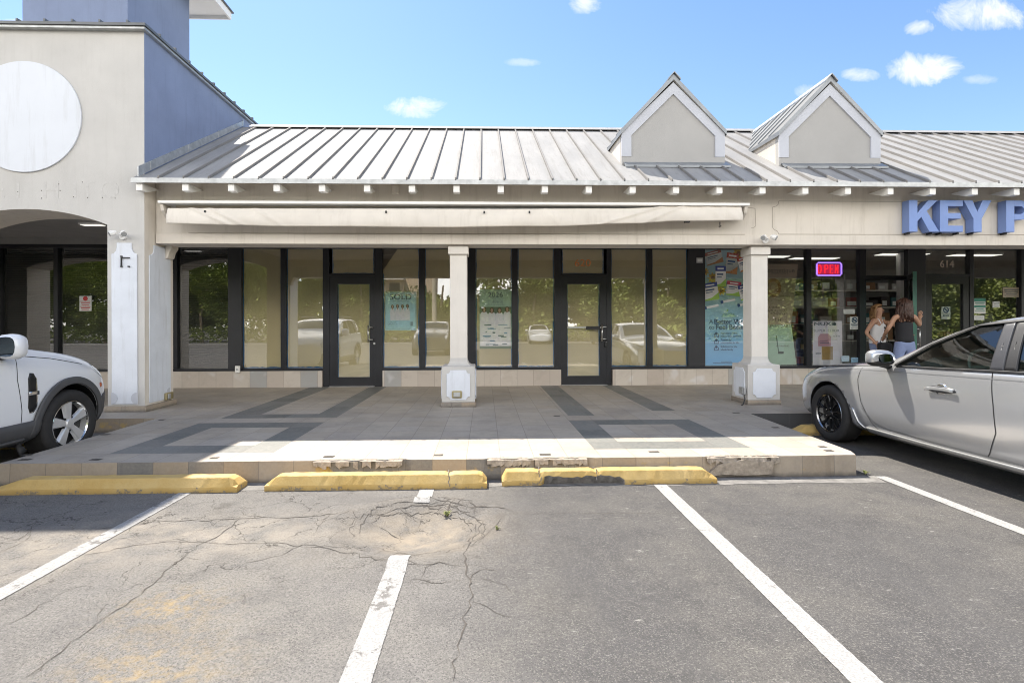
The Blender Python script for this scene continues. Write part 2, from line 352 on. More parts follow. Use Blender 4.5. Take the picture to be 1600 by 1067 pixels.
def paint(name, wear):
    m, nt, b = nodes(name); g = G(nt)
    n1 = g.noise(16, 8, .75); n2 = g.noise(3, 4, .6)
    f = g.mapr(g.math('ADD', n1, g.math('MULTIPLY', g.math('SUBTRACT', n2, .5), .5)), wear, wear + .06)
    c = g.mix(f, (.335, .328, .318), (.16, .152, .143)); sp = g.mapr(g.noise(120, 3), .38, .58, .5, 1.0)
    nt.links.new(g.mix(1, c, g.mix(sp, (.45, .45, .45), (1, 1, 1)), 'MULTIPLY'), b.inputs['Base Color']); b.inputs['Roughness'].default_value = .9
    g.bump(g.noise(90, 4), .35, .006, b); return m
M['paint'] = paint('worn white paint', .61); M['paint2'] = paint('badly worn white paint', .545)
def line(pts_l, pts_r, m, cracks=False):
    mb = MB(); n = 160; J = [(rc.gauss(0, .0012), rc.gauss(0, .0012)) for _ in range(n + 1)]
    for i in range(n):
        q = [(P[0][0] + (P[1][0] - P[0][0]) * k / n + J[k][s], P[0][1] + (P[1][1] - P[0][1]) * k / n) for k in (i, i + 1) for s, P in enumerate((pts_l, pts_r))]
        mb.quad([(x, y, gz(x, y) + .004) for x, y in (q[0], q[1], q[3], q[2])])
    return tag(mb.build('parking_line', m, fixn=False), kind='structure')
line(((-2.62, 1.2), (-2.585, 4.45)), ((-2.50, 1.2), (-2.475, 4.45)), M['paint2'])
line(((-.575, 1.2), (-.575, 3.17)), ((-.445, 1.2), (-.455, 3.17)), M['paint2'])
line(((-.56, 4.02), (-.56, 4.42)), ((-.435, 4.02), (-.435, 4.42)), M['paint'])
line(((1.415, 1.2), (1.485, 4.49)), ((1.545, 1.2), (1.60, 4.49)), M['paint'])
line(((3.55, 1.2), (3.61, 4.64)), ((3.67, 1.2), (3.715, 4.64)), M['paint'])

# ---------------------------------------------------------------- raised walkway
KY, KS, T = 4.68, 6.95, .312
def tiles(name, top=True):
    m, nt, b = nodes(name); g = G(nt); X, Y, Z = g.sep()
    A = g.math('DIVIDE', g.math('ADD', X, 3.60), T)
    B = g.math('DIVIDE', g.math('SUBTRACT', Y, 5.01), T) if top else g.math('DIVIDE', g.math('SUBTRACT', Z, -.1), .5)
    fa, fb = g.math('FRACT', A), g.math('FRACT', B)
    ea = g.math('ABSOLUTE', g.math('SUBTRACT', fa, .5)); eb = g.math('ABSOLUTE', g.math('SUBTRACT', fb, .5))
    grout = g.mapr(g.math('MAXIMUM', ea, eb) if top else ea, .486, .494)
    cm = g.n('ShaderNodeCombineXYZ'); nt.links.new(g.math('FLOOR', A), cm.inputs[0]); nt.links.new(g.math('FLOOR', B), cm.inputs[1])
    wn = g.n('ShaderNodeTexWhiteNoise', noise_dimensions='3D'); nt.links.new(cm.outputs[0], wn.inputs['Vector']); r3 = g.sep(wn.outputs['Color'])
    if top:
        c = g.mix(r3[0], (.36, .305, .24), (.42, .37, .30)); c = g.mix(g.math('MULTIPLY', r3[1], .4), c, (.36, .33, .31))
    else:
        c = g.mix(r3[0], (.285, .225, .16), (.38, .32, .25)); c = g.mix(g.mapr(r3[1], .75, .85), c, (.15, .145, .14))
    def rect(x0, x1, y0, y1):
        def inn(v, a, b2): return g.math('MULTIPLY', g.math('GREATER_THAN', v, a), g.math('LESS_THAN', v, b2))
        return g.math('MULTIPLY', inn(X, x0, x1), inn(Y, y0, y1))
    if top:
        dk = None
        for (x0, x1) in ((-3.60, -2.04), (1.08, 2.64)):
            q = g.math('SUBTRACT', rect(x0, x1, 5.01, 6.57), rect(x0 + T, x1 - T, 5.01 + T, 6.57 - T)); dk = q if dk is None else g.math('ADD', dk, q)
        for r in ((-3.5, -3.10, 6.9, 10.5), (-2.31, -1.98, 6.9, 10.5), (-3.10, -2.31, 6.9, 7.2), (1.13, 1.49, 6.9, 10.5), (2.40, 2.73, 7.25, 10.5)): dk = g.math('ADD', dk, rect(*r))
        dk = g.math('MINIMUM', dk, 1.0)
        c = g.mix(dk, c, g.mix(r3[2], (.10, .108, .103), (.155, .16, .15)))
    st = g.noise(1.8, 6, .65); c = g.mix(g.math('MULTIPLY', g.mapr(st, .46, .70), .5), c, (.19, .17, .15))
    c = g.mix(g.math('MULTIPLY', g.mapr(g.noise(9, 6, .7), .5, .75), .42), c, (.22, .2, .18))
    c = g.mix(g.math('MULTIPLY', g.mapr(g.noise(34, 5, .7), .3, .7), .16), c, (.55, .5, .43))
    if not top:
        yp = g.math('MULTIPLY', g.mapr(g.noise(3.3, 4), .60, .68), g.mapr(g.math('ABSOLUTE', g.math('SUBTRACT', Z, .10)), .03, .05, .8, 0)); c = g.mix(yp, c, (.55, .36, .06))
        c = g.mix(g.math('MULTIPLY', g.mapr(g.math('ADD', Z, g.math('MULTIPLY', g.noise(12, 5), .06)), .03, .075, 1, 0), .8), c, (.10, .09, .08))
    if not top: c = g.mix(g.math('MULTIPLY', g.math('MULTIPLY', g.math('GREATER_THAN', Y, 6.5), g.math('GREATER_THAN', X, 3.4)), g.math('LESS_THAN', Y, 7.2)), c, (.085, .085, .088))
    c = g.mix(g.math('MULTIPLY', grout, .55), c, (.15, .135, .12))
    nt.links.new(c, b.inputs['Base Color']); b.inputs['Roughness'].default_value = .62
    g.bump(g.math('ADD', g.math('MULTIPLY', grout, -1.0), g.math('MULTIPLY', g.noise(40, 5), .35)), .35, .005, b); return m
M['tile'] = tiles('stone paving tiles'); M['kerbtile'] = tiles('kerb face tiles', False); M['conc'] = mat('broken concrete', (.30, .285, .26), .95, var=.3, scale=14, bump=.8, bscale=45)
WZ = .19
out = [(-4.33, KY)]; x = -4.33
rk = random.Random(5)
chips = [(-1.55, -.72, .035), (.02, .98, .03), (2.05, 2.75, .03), (3.2, 3.5, .02)]
while x < 3.42:
    x += .06; d = rk.uniform(0, .004)
    for a, b, q in chips:
        if a < x < b: d = rk.uniform(.1, 1) * q
    out.append((x, KY + d))
out += [(3.49, KY + .06), (3.53, KY + .16), (3.66, KS), (14, KS), (14, 10.7), (-13, 10.7), (-13, KS), (-4.36, KS)]
wk = MB(); n = len(out); 
wk.v += [(p[0], p[1], WZ) for p in out] + [(p[0] * 1.0 + (0), p[1] - (.0 if p[1] > KS - .1 else .012), -.05) for p in out]
wk.f.append(tuple(range(n))); wk.m.append(0)
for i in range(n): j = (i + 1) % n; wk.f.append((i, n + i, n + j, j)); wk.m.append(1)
for a, b, q in chips[:3]:     # crumbled mortar where tiles broke off the edge
    P = []; x = a
    while x < b: P.append((x, KY - rk.uniform(.001, .012), WZ - rk.uniform(.002, .03))); x += .04
    for p, r in zip(P, P[1:]):
        wk.quad([(p[0], KY + .03 + rk.uniform(0, .03), WZ + .0035), (r[0], KY + .03 + rk.uniform(0, .03), WZ + .0035), (r[0], r[1] + .001, WZ - .012), (p[0], p[1] + .001, WZ - .012)], 2)
        if rk.random() < .8: wk.quad([(p[0], p[1], WZ - .012), (r[0], r[1], WZ - .012), (r[0], KY - .016, WZ - rk.uniform(.04, .08)), (p[0], KY - .016, WZ - rk.uniform(.04, .08))], 2)
for p in [(2.0, 2.9)]:
    P = [(2.05 + .075 * i, .02 + .01 * rk.random()) for i in range(9)] + [(2.68 - .09 * i, .17 - .05 * abs(i - 3) / 4 + rk.uniform(-.02, .02)) for i in range(7)]
    wk.prism(P, 'y', KY - .02, KY + .02, 2)
for (px, py) in [(42, 711), (40, 718), (150, 718), (335, 715.5), (165, 679), (253, 656), (514, 713.5), (685, 711), (852, 710), (1022, 706), (1285, 698), (1295, 704), (1150, 645), (1212, 668), (870, 650)]:
    a, b = onZ(px, py, WZ); w = rk.uniform(.035, .055); wk.quad([(a - w, b - .028, WZ + .003), (a + w * .9, b - .03, WZ + .003), (a + w, b + .03, WZ + .003), (a - w, b + .026, WZ + .003)], 3)
M['hole'] = mat('broken tile hole', (.085, .075, .065), 1, var=.5, scale=30)
M['chip'] = mat('grey mortar', (.34, .29, .235), .95, var=.35, scale=18, bump=.6)
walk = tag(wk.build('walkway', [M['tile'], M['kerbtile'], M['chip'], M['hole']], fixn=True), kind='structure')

# pale concrete skim along the kerb foot
ap = MB(); pts = [(-4.9, KY - .02)]; x = -4.9
while x < 3.62: pts.append((x, KY - .19 - .05 * rk.random())); x += .11
pts += [(3.62, KY - .02)]
ap.v = [(p[0], p[1], .0025) for p in pts]; ap.f = [tuple(range(len(pts)))]; ap.m = [0]
M['apron'] = mat('dusty concrete skim', (.185, .176, .164), .95, var=.3, scale=12, bump=.5)
tag(ap.build('concrete_gutter', M['apron']), kind='structure')

# ---------------------------------------------------------------- wheel stops
def yellow():
    m, nt, b = nodes('chipped yellow paint'); g = G(nt)
    c = g.mix(g.mapr(g.noise(5, 6, .65), .3, .7), (.475, .305, .085), (.55, .39, .15))
    c = g.mix(g.math('MULTIPLY', g.mapr(g.noise(2.4, 5, .6), .5, .72), .4), c, (.50, .37, .17))
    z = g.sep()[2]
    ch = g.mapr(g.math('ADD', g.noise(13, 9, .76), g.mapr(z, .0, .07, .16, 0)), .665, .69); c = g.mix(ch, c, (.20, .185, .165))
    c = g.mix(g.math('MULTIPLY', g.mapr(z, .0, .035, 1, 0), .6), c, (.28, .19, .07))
    nt.links.new(c, b.inputs['Base Color']); b.inputs['Roughness'].default_value = .7
    g.bump(g.math('ADD', g.noise(55, 5, .7), g.math('MULTIPLY', ch, -.8)), .5, .008, b); return m
M['yellow'] = yellow(); M['rawconc'] = mat('raw broken concrete', (.16, .15, .14), .95, var=.4, scale=22, bump=.8, bscale=50)
def wheel_stop(x0, x1, y, label, rot=0, dz=0, cracks=(), breaks=(), seed=1, cutl=.10, cutr=.10):
    L = x1 - x0; r = random.Random(seed); t = thing('wheel_stop', ((x0 + x1) / 2, y, 0), label, 'wheel stop', 'yellow concrete wheel stops')
    prof = [(-.10, 0), (-.10, .045), (-.055, .118), (.055, .118), (.10, .045), (.10, 0)]
    mb = MB(); n = 46; st = []
    for i in range(n + 1):
        s = -L / 2 + L * i / n; k = 1.0
        e = min(s + L / 2, 0.0 if False else 9); dl, dr = s + L / 2, L / 2 - s
        top = min(1, .42 + .58 * dl / cutl) if dl < cutl else min(1, .42 + .58 * dr / cutr) if dr < cutr else 1
        ring = []
        for (a, z) in prof:
            w = 1
            for c in cracks:
                if abs(s - c) < .012: w = .90
            zz = z * (top if z > .05 else 1) * (w if z > .05 else 1)
            if a < -.05 and z == .045:
                for (b0, b1) in breaks:
                    if b0 < s < b1: zz = .075 + r.uniform(-.012, .012)
            aa = a
            if a <= -.10:
                for (b0, b1) in breaks:
                    if b0 < s < b1 and z < .05: aa = a + (.05 + r.uniform(0, .025) if z == 0 else .018)
            ring.append((s, aa + r.uniform(-.0025, .0025), max(0, zz + r.uniform(-.002, .002) * (z > 0)) - (.01 if z == 0 else 0)))
        st.append(ring)
    c, sn = math.cos(rot), math.sin(rot); cx = (x0 + x1) / 2
    for ring in st: mb.v += [(cx + s * c - a * sn, y + s * sn + a * c, z + s * dz) for (s, a, z) in ring]
    m = len(prof)
    for i in range(n):
        for j in range(m - 1):
            s = st[i][0][0]; br = any(b0 < s < b1 for b0, b1 in breaks) and j == 0; ckk = any(abs(s - q) < .022 for q in cracks) and False
            mb.f.append((i * m + j, i * m + j + 1, (i + 1) * m + j + 1, (i + 1) * m + j)); mb.m.append(1 if br or ckk else 0)
    mb.f.append(tuple(range(m))); mb.m.append(0); mb.f.append(tuple(n * m + j for j in reversed(range(m)))); mb.m.append(0)
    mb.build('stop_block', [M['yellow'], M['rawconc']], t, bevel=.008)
    if cracks:
        for q in cracks:
            ck = MB()
            pr = [(-.102, .02), (-.102, .046), (-.056, .1195), (.056, .1195)]
            for (a, z), (a2, z2) in zip(pr, pr[1:]):
                for k in range(3):
                    u0, u1 = k / 3, (k + 1) / 3; j0 = q + r.uniform(-.012, .012)
                    P = [(j0 - .003, a + (a2 - a) * u0, z + (z2 - z) * u0), (j0 + .004, a + (a2 - a) * u0, z + (z2 - z) * u0), (j0 + .004, a + (a2 - a) * u1, z + (z2 - z) * u1), (j0 - .003, a + (a2 - a) * u1, z + (z2 - z) * u1)]
                    ck.quad([(cx + s * c - aa * sn, y - .002 + s * sn + aa * c, zz + .003 + s * dz) for s, aa, zz in P])
            ck.build('crack_line', M['rawconc'], t, fixn=False)
    return t
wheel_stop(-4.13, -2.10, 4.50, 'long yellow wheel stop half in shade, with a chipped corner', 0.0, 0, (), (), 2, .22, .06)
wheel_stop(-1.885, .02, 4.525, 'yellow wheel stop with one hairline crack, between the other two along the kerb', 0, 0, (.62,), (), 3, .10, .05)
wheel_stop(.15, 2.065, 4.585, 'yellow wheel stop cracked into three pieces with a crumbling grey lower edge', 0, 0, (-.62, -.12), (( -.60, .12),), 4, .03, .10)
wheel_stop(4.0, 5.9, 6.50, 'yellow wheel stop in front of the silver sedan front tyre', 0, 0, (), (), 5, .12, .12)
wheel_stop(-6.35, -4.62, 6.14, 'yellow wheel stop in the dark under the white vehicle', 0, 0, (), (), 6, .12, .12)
# weed growing from the sunken patch
def weed(px, py, h, label, n):
    x, y = onZ(px, py); t = thing('weed', (x, y, 0), label, 'weed'); mb = MB(); r = random.Random(int(px))
    for i in range(n):
        a = r.uniform(0, 2 * PI); l = h * r.uniform(.5, 1.1); w = .007; d = Vector((math.cos(a), math.sin(a), 0)); s = Vector((-d.y, d.x, 0)) * w
        p0 = Vector((x, y, gz(x, y) - .005)); p1 = p0 + d * l * .4 + Vector((0, 0, l * .7)); p2 = p0 + d * l * .95 + Vector((0, 0, l * .75))
        mb.quad([p0 - s * .4, p0 + s * .4, p1 + s, p1 - s]); mb.quad([p1 - s, p1 + s, p2])
    mb.build('leaves', M['leaf2'], t, fixn=False)
weed(699, 800, .05, 'small green weed growing in the sunken asphalt', 16)
weed(777, 829, .03, 'tiny yellowish weed in a crack beside the sunken patch', 8)
weed(1352, 741, .05, 'little green weed at the corner of the walkway kerb', 14)
# ---------------------------------------------------------------- corner building with arcade arch and tower
BY = 7.5
cb = thing('corner_building', (-7.2, BY, WZ), 'pale corner building with an arched arcade and a blue square tower', 'building')
def arch_pts(xa, xb, zs, sag, n=22):
    h = (xb - xa) / 2; R = (h * h + sag * sag) / (2 * sag); cx = (xa + xb) / 2; cz = zs + sag - R; a = math.asin(h / R)
    return [(cx + R * math.sin(-a + 2 * a * i / n), cz + R * math.cos(-a + 2 * a * i / n)) for i in range(n + 1)]
mb = MB()
ol = [(-13, WZ), (-11.2, WZ)] + arch_pts(-11.2, -8.5, 2.87, .24) + [(-8.5, WZ), (-7.68, WZ)] + arch_pts(-7.68, -5.40, 2.87, .22) + [(-5.40, WZ), (-4.88, WZ), (-4.88, 5.64), (-13, 5.64)]
mb.prism(ol, 'y', BY, 8.17, 0, 1)
mb.build('wall', [M['stucco_grey'], M['stucco']], cb)
mb = MB(); mb.prism([(BY + .004, 3.50), (10.55, 5.43), (14, 5.43), (14, 5.64), (BY + .004, 5.64)], 'x', -4.95, -4.873); tag(mb.build('side_wall', M['blue'], cb), 'blue stucco gable side wall')
mb = MB(); mb.box(-13, -4.95, 8.17, 14, 3.32, 5.64); mb.build('upper_storey', M['stucco_grey'], cb)
# flashing where the shop roof meets the blue wall
mb = MB(); mb.prism([(7.34, 3.52), (10.5, 5.47), (10.5, 5.57), (7.34, 3.66)], 'x', -4.873, -4.855)
for k in range(4): y = 7.6 + k * .95; z = 3.49 + .615 * (y - 7.33); mb.prism([(y, z + .03), (y + .02, z + .05), (y + .02, z + .17), (y, z + .16)], 'x', -4.855, -4.85)
mb.build('flashing', M['galv'], cb)
# low metal roof with seams
mb = MB(); x0, x1, y0, y1 = -13.1, -4.80, 7.40, 14.1; zt = 5.715; rise = .16; ins = 2.6
mb.box(x0 + .02, x1 - .02, y0 + .02, y1, 5.6405, 5.68, 2)
A = [(x0, y0, zt), (x1, y0, zt), (x1, y1, zt), (x0, y1, zt)]; B = [(x0 + ins, y0 + ins, zt + rise), (x1 - ins, y0 + ins, zt + rise), (x1 - ins, y1 - ins, zt + rise), (x0 + ins, y1 - ins, zt + rise)]
for i in range(4): j = (i + 1) % 4; mb.quad([A[i], A[j], B[j], B[i]], 0); mb.quad([(A[i][0], A[i][1], 5.675), (A[j][0], A[j][1], 5.675), A[j], A[i]], 1)
mb.quad(B, 0)
k = x1 - .25
while k > x0 + .3:
    e = min(ins, x1 - k, k - x0); mb.prism([(y0 - .005, zt), (y0 + e, zt + rise * e / ins), (y0 + e, zt + rise * e / ins + .035), (y0 - .005, zt + .035)], 'x', k - .012, k + .012, 1); k -= .38
k = y0 + .35
while k < y1 - .2:
    e = min(ins, k - y0); mb.prism([(x1 + .005, zt), (x1 + .005, zt + .035), (x1 - e, zt + rise * e / ins + .035), (x1 - e, zt + rise * e / ins)], 'y', k - .012, k + .012, 1); k += .38
mb.build('roof_cap', [M['roof'], M['roofdark'], M['galv']], cb, fixn=True)
# tower
mb = MB(); mb.box(-7.56, -5.87, 8.62, 10.39, 5.72, 7.9495); tw = mb.build('tower', M['blue'], cb)
mb = MB(); ex0, ex1, ey0, ey1, eh = -8.05, -5.36, 8.10, 10.94, 7.95; tcx, tcy = (ex0 + ex1) / 2, (ey0 + ey1) / 2
mb.box(ex0, ex1, ey0, ey1, eh, eh + .04, 1)
mb.box(ex1 - .001, ex1 + .035, ey0 - .03, ey1 + .03, eh - .07, eh + .10, 1); mb.box(ex0 - .035, ex0 + .001, ey0 - .03, ey1 + .03, eh - .07, eh + .10, 1)
mb.box(ex0, ex1, ey0 - .035, ey0 - .001, eh - .07, eh + .10, 1); mb.box(ex0, ex1, ey1 + .001, ey1 + .035, eh - .07, eh + .10, 1)
cr = [(ex0 - .07, ey0 - .07), (ex1 + .07, ey0 - .07), (ex1 + .07, ey1 + .07), (ex0 - .07, ey1 + .07)]
for i in range(4): a, b = cr[i], cr[(i + 1) % 4]; mb.quad([(a[0], a[1], eh + .105), (b[0], b[1], eh + .105), (tcx, tcy, eh + 1.1)], 0); mb.quad([(a[0], a[1], eh + .08), (b[0], b[1], eh + .08), (b[0], b[1], eh + .105), (a[0], a[1], eh + .105)], 2)
mb.quad([(p[0], p[1], eh + .08) for p in cr], 2)
for (x0_, x1_) in ((-5.80, -5.45),):
    for q in ((x0_, x1_, 9.4, 9.43), (x0_, x1_, 10.17, 10.2), (x0_, x0_ + .03, 9.43, 10.17), (x1_ - .03, x1_, 9.43, 10.17)): mb.box(q[0], q[1], q[2], q[3], eh - .012, eh - .0005, 1)
mb.build('tower_roof', [M['roofdark'], M['white'], M['roofdark']], cb)
# pier with painted panel
def ogee(x0, x1, z0, z1, w=.075, top=.16):
    cx = (x0 + x1) / 2; L = [(x0, z0), (x1, z0), (x1, z1 - top)]
    L += [(x1 - w * math.sin(t), z1 - top + .0 + .10 * (1 - math.cos(t))) for t in (.5, 1.0, PI / 2)]
    L += [(x1 - w, z1), (x0 + w, z1)] + [(x0 + w * math.sin(t), z1 - top + .10 * (1 - math.cos(t))) for t in (PI / 2, 1.0, .5)] + [(x0, z1 - top)]
    return L
mb = MB(); mb.prism(ogee(-5.335, -4.976, .30, 2.61), 'y', BY - .018, BY - .001)
o = mb.build('pier_panel', M['panelwhite'], cb, bevel=.006)
mb = MB(); mb.prism([(8.09 - (a + 5.335) * 1.40, b) for a, b in ogee(-5.335, -4.976, .30, 2.61)], 'x', -4.879, -4.864)
mb.build('pier_panel', M['panelwhite'], cb, bevel=.006)
for (cx, sg) in ((-5.335, 1), (-4.976, -1)):
    MB().prism([(cx, .305)] + [(cx + sg * .085 * math.sin(t * PI / 8), .385 - .085 * math.cos(t * PI / 8)) for t in range(9)], 'y', BY - .024, BY - .0185).build('panel_corner', M['trimwhite'], cb)
MB().prism([(8.05, .305)] + [(8.05 - .085 * math.sin(t * PI / 8), .385 - .085 * math.cos(t * PI / 8)) for t in range(9)], 'x', -4.8635, -4.858).build('panel_corner', M['trimwhite'], cb)
mb = MB(); mb.box(-5.43, -5.14, BY - .03, 8.2, WZ, .275); mb.box(-5.137, -4.843, BY - .03, 7.80, WZ, .275); mb.box(-5.0, -4.843, 7.803, 8.2, WZ, .275)
mb.build('base_tile', M['kerbtile'], cb, bevel=.004)
mb = MB()
for (z0, z1, a) in ((2.44, 2.62, .07), (2.62, 2.64, .07)): pass
mb.prism([(-4.862, 2.64), (-4.76, 2.64), (-4.765, 2.60), (-4.80, 2.55), (-4.825, 2.46), (-4.862, 2.44)], 'y', 7.95, 8.12); mb.build('corbel', M['stucco'], cb, bevel=.006)

# blank round sign and ghost lettering
rs = thing('round_sign', (-6.54, BY, 3.6), 'blank round white sign on the pale corner building', 'sign')
mb = MB(); disc(mb, -6.545, 4.40, .80, .79, BY - .025, BY - .001, 72); mb.build('sign_disc', mat('white sign face', (.62, .645, .69), .5, var=.03, scale=2, streak=.25), rs, bevel=.005)
M['ghost'] = mat('faded letter ghost', (.515, .50, .478), .9, var=.1, scale=20)
gs = thing('faded_lettering', (-6.3, BY, 3.2), 'faint outline of removed letters beneath the round sign', 'lettering')
for ch, px in (('E', -2), ('I', 28), ('H', 80), ('I', 117), ('T', 137), ('O', 171)):
    X, Z = onY(px, 298, BY); text(ch, X, Z, .36, BY - .0015, M['ghost'], gs, 'letter', ext=.0005)
mb = MB(); r = random.Random(4)
for px, py in ((65, 298), (94, 298), (92, 288), (115, 308), (137, 309), (129, 285), (160, 309), (180, 310), (65, 310), (28, 300)):
    X, Z = onY(px, py, BY); disc(MB(), X, Z, .006, .007, BY - .004, BY - .001, 8).build('bolt_hole', M['hole'], gs)

# ---------------------------------------------------------------- shop building
RY0, RZ0, RY1, RZ1 = 7.33, 3.49, 10.5, 5.44; RS = (RZ1 - RZ0) / (RY1 - RY0)
def roofz(y): return RZ0 + RS * (y - RY0)
sb = thing('shop_building', (2, 8, WZ), 'cream single storey shop row with a grey metal roof and two dormers', 'building')
XR = 15.0
mb = MB(); mb.box(-4.872, XR, 7.75, 8.12, 2.64, 3.64); mb.box(-4.871, XR, 7.735, 7.7495, 2.64, 2.79); mb.build('fascia_beam', M['stucco'], sb, bevel=.006)
mb = MB(); mb.box(-4.87, XR, 8.121, 10.44, 3.06, 3.12); mb.box(-4.87, XR, 8.121, 8.20, 2.90, 3.06); mb.build('arcade_ceiling', M['stucco_warm'], sb)
# moulded groove on the fascia: flat strips with its shade in the colour
M['groove'] = mat('painted groove shade', (.36, .32, .27), .9, var=.1)
def groove(path, m=M['groove']):
    mb = MB()
    for (a, b), (c, d) in zip(path, path[1:]):
        L = math.hypot(c - a, d - b); nx, nz = -(d - b) / L * .005, (c - a) / L * .005
        mb.quad([(a + nx, 7.7485, b + nz), (c + nx, 7.7485, d + nz), (c - nx, 7.7485, d - nz), (a - nx, 7.7485, b - nz)])
    return mb.build('panel_moulding', m, sb, fixn=False)
xa = 4.43; groove([(XR, 3.315), (xa + .10, 3.315), (xa + .09, 3.26), (xa + .06, 3.235), (xa, 3.22), (xa, 2.91), (xa + .03, 2.875), (xa + .08, 2.85), (xa + .10, 2.805), (XR, 2.805)])
groove([(4.0, 3.22), (4.16, 3.20), (4.17, 2.93), (4.13, 2.90), (4.10, 2.90)])
groove([(-4.4, 2.80), (4.0, 2.80)])
# roof
mb = MB()
mb.quad([(-4.87, RY0, RZ0), (XR, RY0, RZ0), (XR, RY1, RZ1), (-4.87, RY1, RZ1)], 0)
mb.quad([(-4.87, RY0, RZ0 - .05), (XR, RY0, RZ0 - .05), (XR, RY1, RZ1 - .05), (-4.87, RY1, RZ1 - .05)], 1)
mb.box(-4.95, XR, RY0 - .012, RY0 + .004, RZ0 - .062, RZ0 + .006, 2)
mb.quad([(-4.95, RY0, RZ0), (-4.87, RY0, RZ0), (-4.87, BY - .002, roofz(BY)), (-4.95, BY - .002, roofz(BY))], 0)
mb.quad([(-4.95, RY0, RZ0 - .06), (-4.87, RY0, RZ0 - .06), (-4.87, BY - .002, roofz(BY) - .06), (-4.95, BY - .002, roofz(BY) - .06)], 1)
mb.quad([(-4.87, RY1, RZ1), (XR, RY1, RZ1), (XR, 15.2, 3.2), (-4.87, 15.2, 3.2)], 0)
mb.prism([(RY1 - .14, roofz(RY1 - .14) + .045), (RY1, RZ1 + .055), (RY1 + .14, RZ1 - .04), (RY1, RZ1 + .02)], 'x', -4.70, XR, 0)
mb.build('roof', [M['roof'], M['stucco'], M['galv']], sb, fixn=False)
mb = MB(); x = -4.87 + .30
while x < XR:
    mb.prism([(RY0 - .012, RZ0 - .004), (RY1 - .10, roofz(RY1 - .10) - .004), (RY1 - .10, roofz(RY1 - .10) + .038), (RY0 - .012, RZ0 + .034)], 'x', x - .011, x + .011); x += .347
mb.build('roof_seams', M['seam'], sb)
# rafter tails
def tail_mesh(x):
    mb = MB(); mb.prism([(7.36, 3.325), (7.36, 3.43), (7.74, 3.43), (7.46, 3.325)], 'x', x - .045, x + .045); return mb
x = -4.90; first = None
for k in range(31):
    X = -4.86 + .6375 * k
    if X > XR: break
    if first is None: first = tail_mesh(X).build('rafter_tail', M['white'], sb, bevel=.005)
    else:
        c = first.copy(); COL.objects.link(c); c.parent = sb; c.location = (X + 4.86, 0, 0)
# dormers
def dormer(cx, label):
    d = []; y0 = 8.11; hw = .822; ze, za, zb = 4.48, 5.275, 3.95
    mb = MB(); front = [(cx - hw, zb), (cx + hw, zb), (cx + hw, ze), (cx, za), (cx - hw, ze)]
    mb.prism(front, 'y', y0, y0 + .1, 0)
    for s in (-1, 1): mb.prism([(y0 + .1005, zb - .1), (y0 + .1005, ze), (RY0 + (ze - RZ0) / RS, ze)], 'x', cx + s * hw - .05 * (s > 0), cx + s * hw + .05 * (s < 0), 1)
    base = mb.build('dormer', [M['dormer'], M['stucco']], sb); tag(base, label)
    mb = MB(); t = .145; q = [(cx - hw - .01, 4.10), (cx - hw - .01, ze), (cx, za + .01), (cx + hw + .01, ze), (cx + hw + .01, 4.10), (cx + hw - t, 4.10), (cx + hw - t, ze - .045), (cx, za - .175), (cx - hw + t, ze - .045), (cx - hw + t, 4.10)]
    for i in range(4): a, b = q[i], q[i + 1]; c2, d2 = q[8 - i], q[9 - i]; mb.prism([a, b, c2, d2], 'y', y0 - .025, y0 - .001)
    mb.build('gable_trim', M['trimwhite'], base)
    mb = MB(); mb.box(cx - hw - .01, cx + hw + .01, y0 - .022, y0 - .001, zb, 4.095); mb.build('base_band', M['dormer'], base)
    mb = MB(); slope = (za - ze) / hw; zr = 5.405; xo = hw + .03; zo = zr - xo * 1.04
    for s in (-1, 1):
        P = lambda x, y, z: (cx + s * x, y, z)
        yr = RY0 + (zr - RZ0) / RS; ye = RY0 + (zo - RZ0) / RS
        yf = y0 - .05
        mb.quad([P(0, yf, zr), P(xo, yf, zo), P(xo, ye, zo), P(0, yr, zr)], 0)
        mb.quad([P(0, yf + .01, zr - .07), P(xo - .004, yf + .01, zo - .045), P(xo - .004, ye, zo - .045), P(0, yr, zr - .07)], 2)
        mb.quad([P(0, yf, zr), P(xo, yf, zo), P(xo, yf, zo - .075), P(0, yf, zr - .085)], 1)
        mb.quad([P(xo, yf, zo), P(xo, ye, zo), P(xo, ye, zo - .05), P(xo, yf, zo - .075)], 1)
        k = .3
        while yf + k < yr:
            y = yf + k; xm = xo if y < ye else xo * max(0, (yr - y) / (yr - ye)); zm = zr - 1.04 * xm
            mb.prism([(cx, zr), (cx + s * xm, zm), (cx + s * xm, zm + .03), (cx, zr + .03)], 'y', y - .01, y + .01, 1); k += .33
        mb.prism([(cx + s * .10, zr - .075), (cx, zr + .035), (cx, zr + .015), (cx + s * .10, zr - .10)], 'y', yf - .03, yr, 1)
    mb.build('dormer_roof', [M['roofmid'], M['galvdark'], M['white']], base, fixn=False)
    mb = MB(); mb.prism([(y0 - .14, roofz(y0 - .14) + .012), (y0, roofz(y0) + .04), (y0, roofz(y0) + .055), (y0 - .14, roofz(y0 - .14) + .047)], 'x', cx - hw + .02, cx + hw + .05); mb.build('flashing', M['galvdark'], base)
M['galvdark'] = mat('grey galvanised trim', (.25, .265, .28), .45, metal=.4, var=.15)
dormer(3.022, 'dormer nearer the awning'); dormer(5.57, 'dormer above the blue letters')
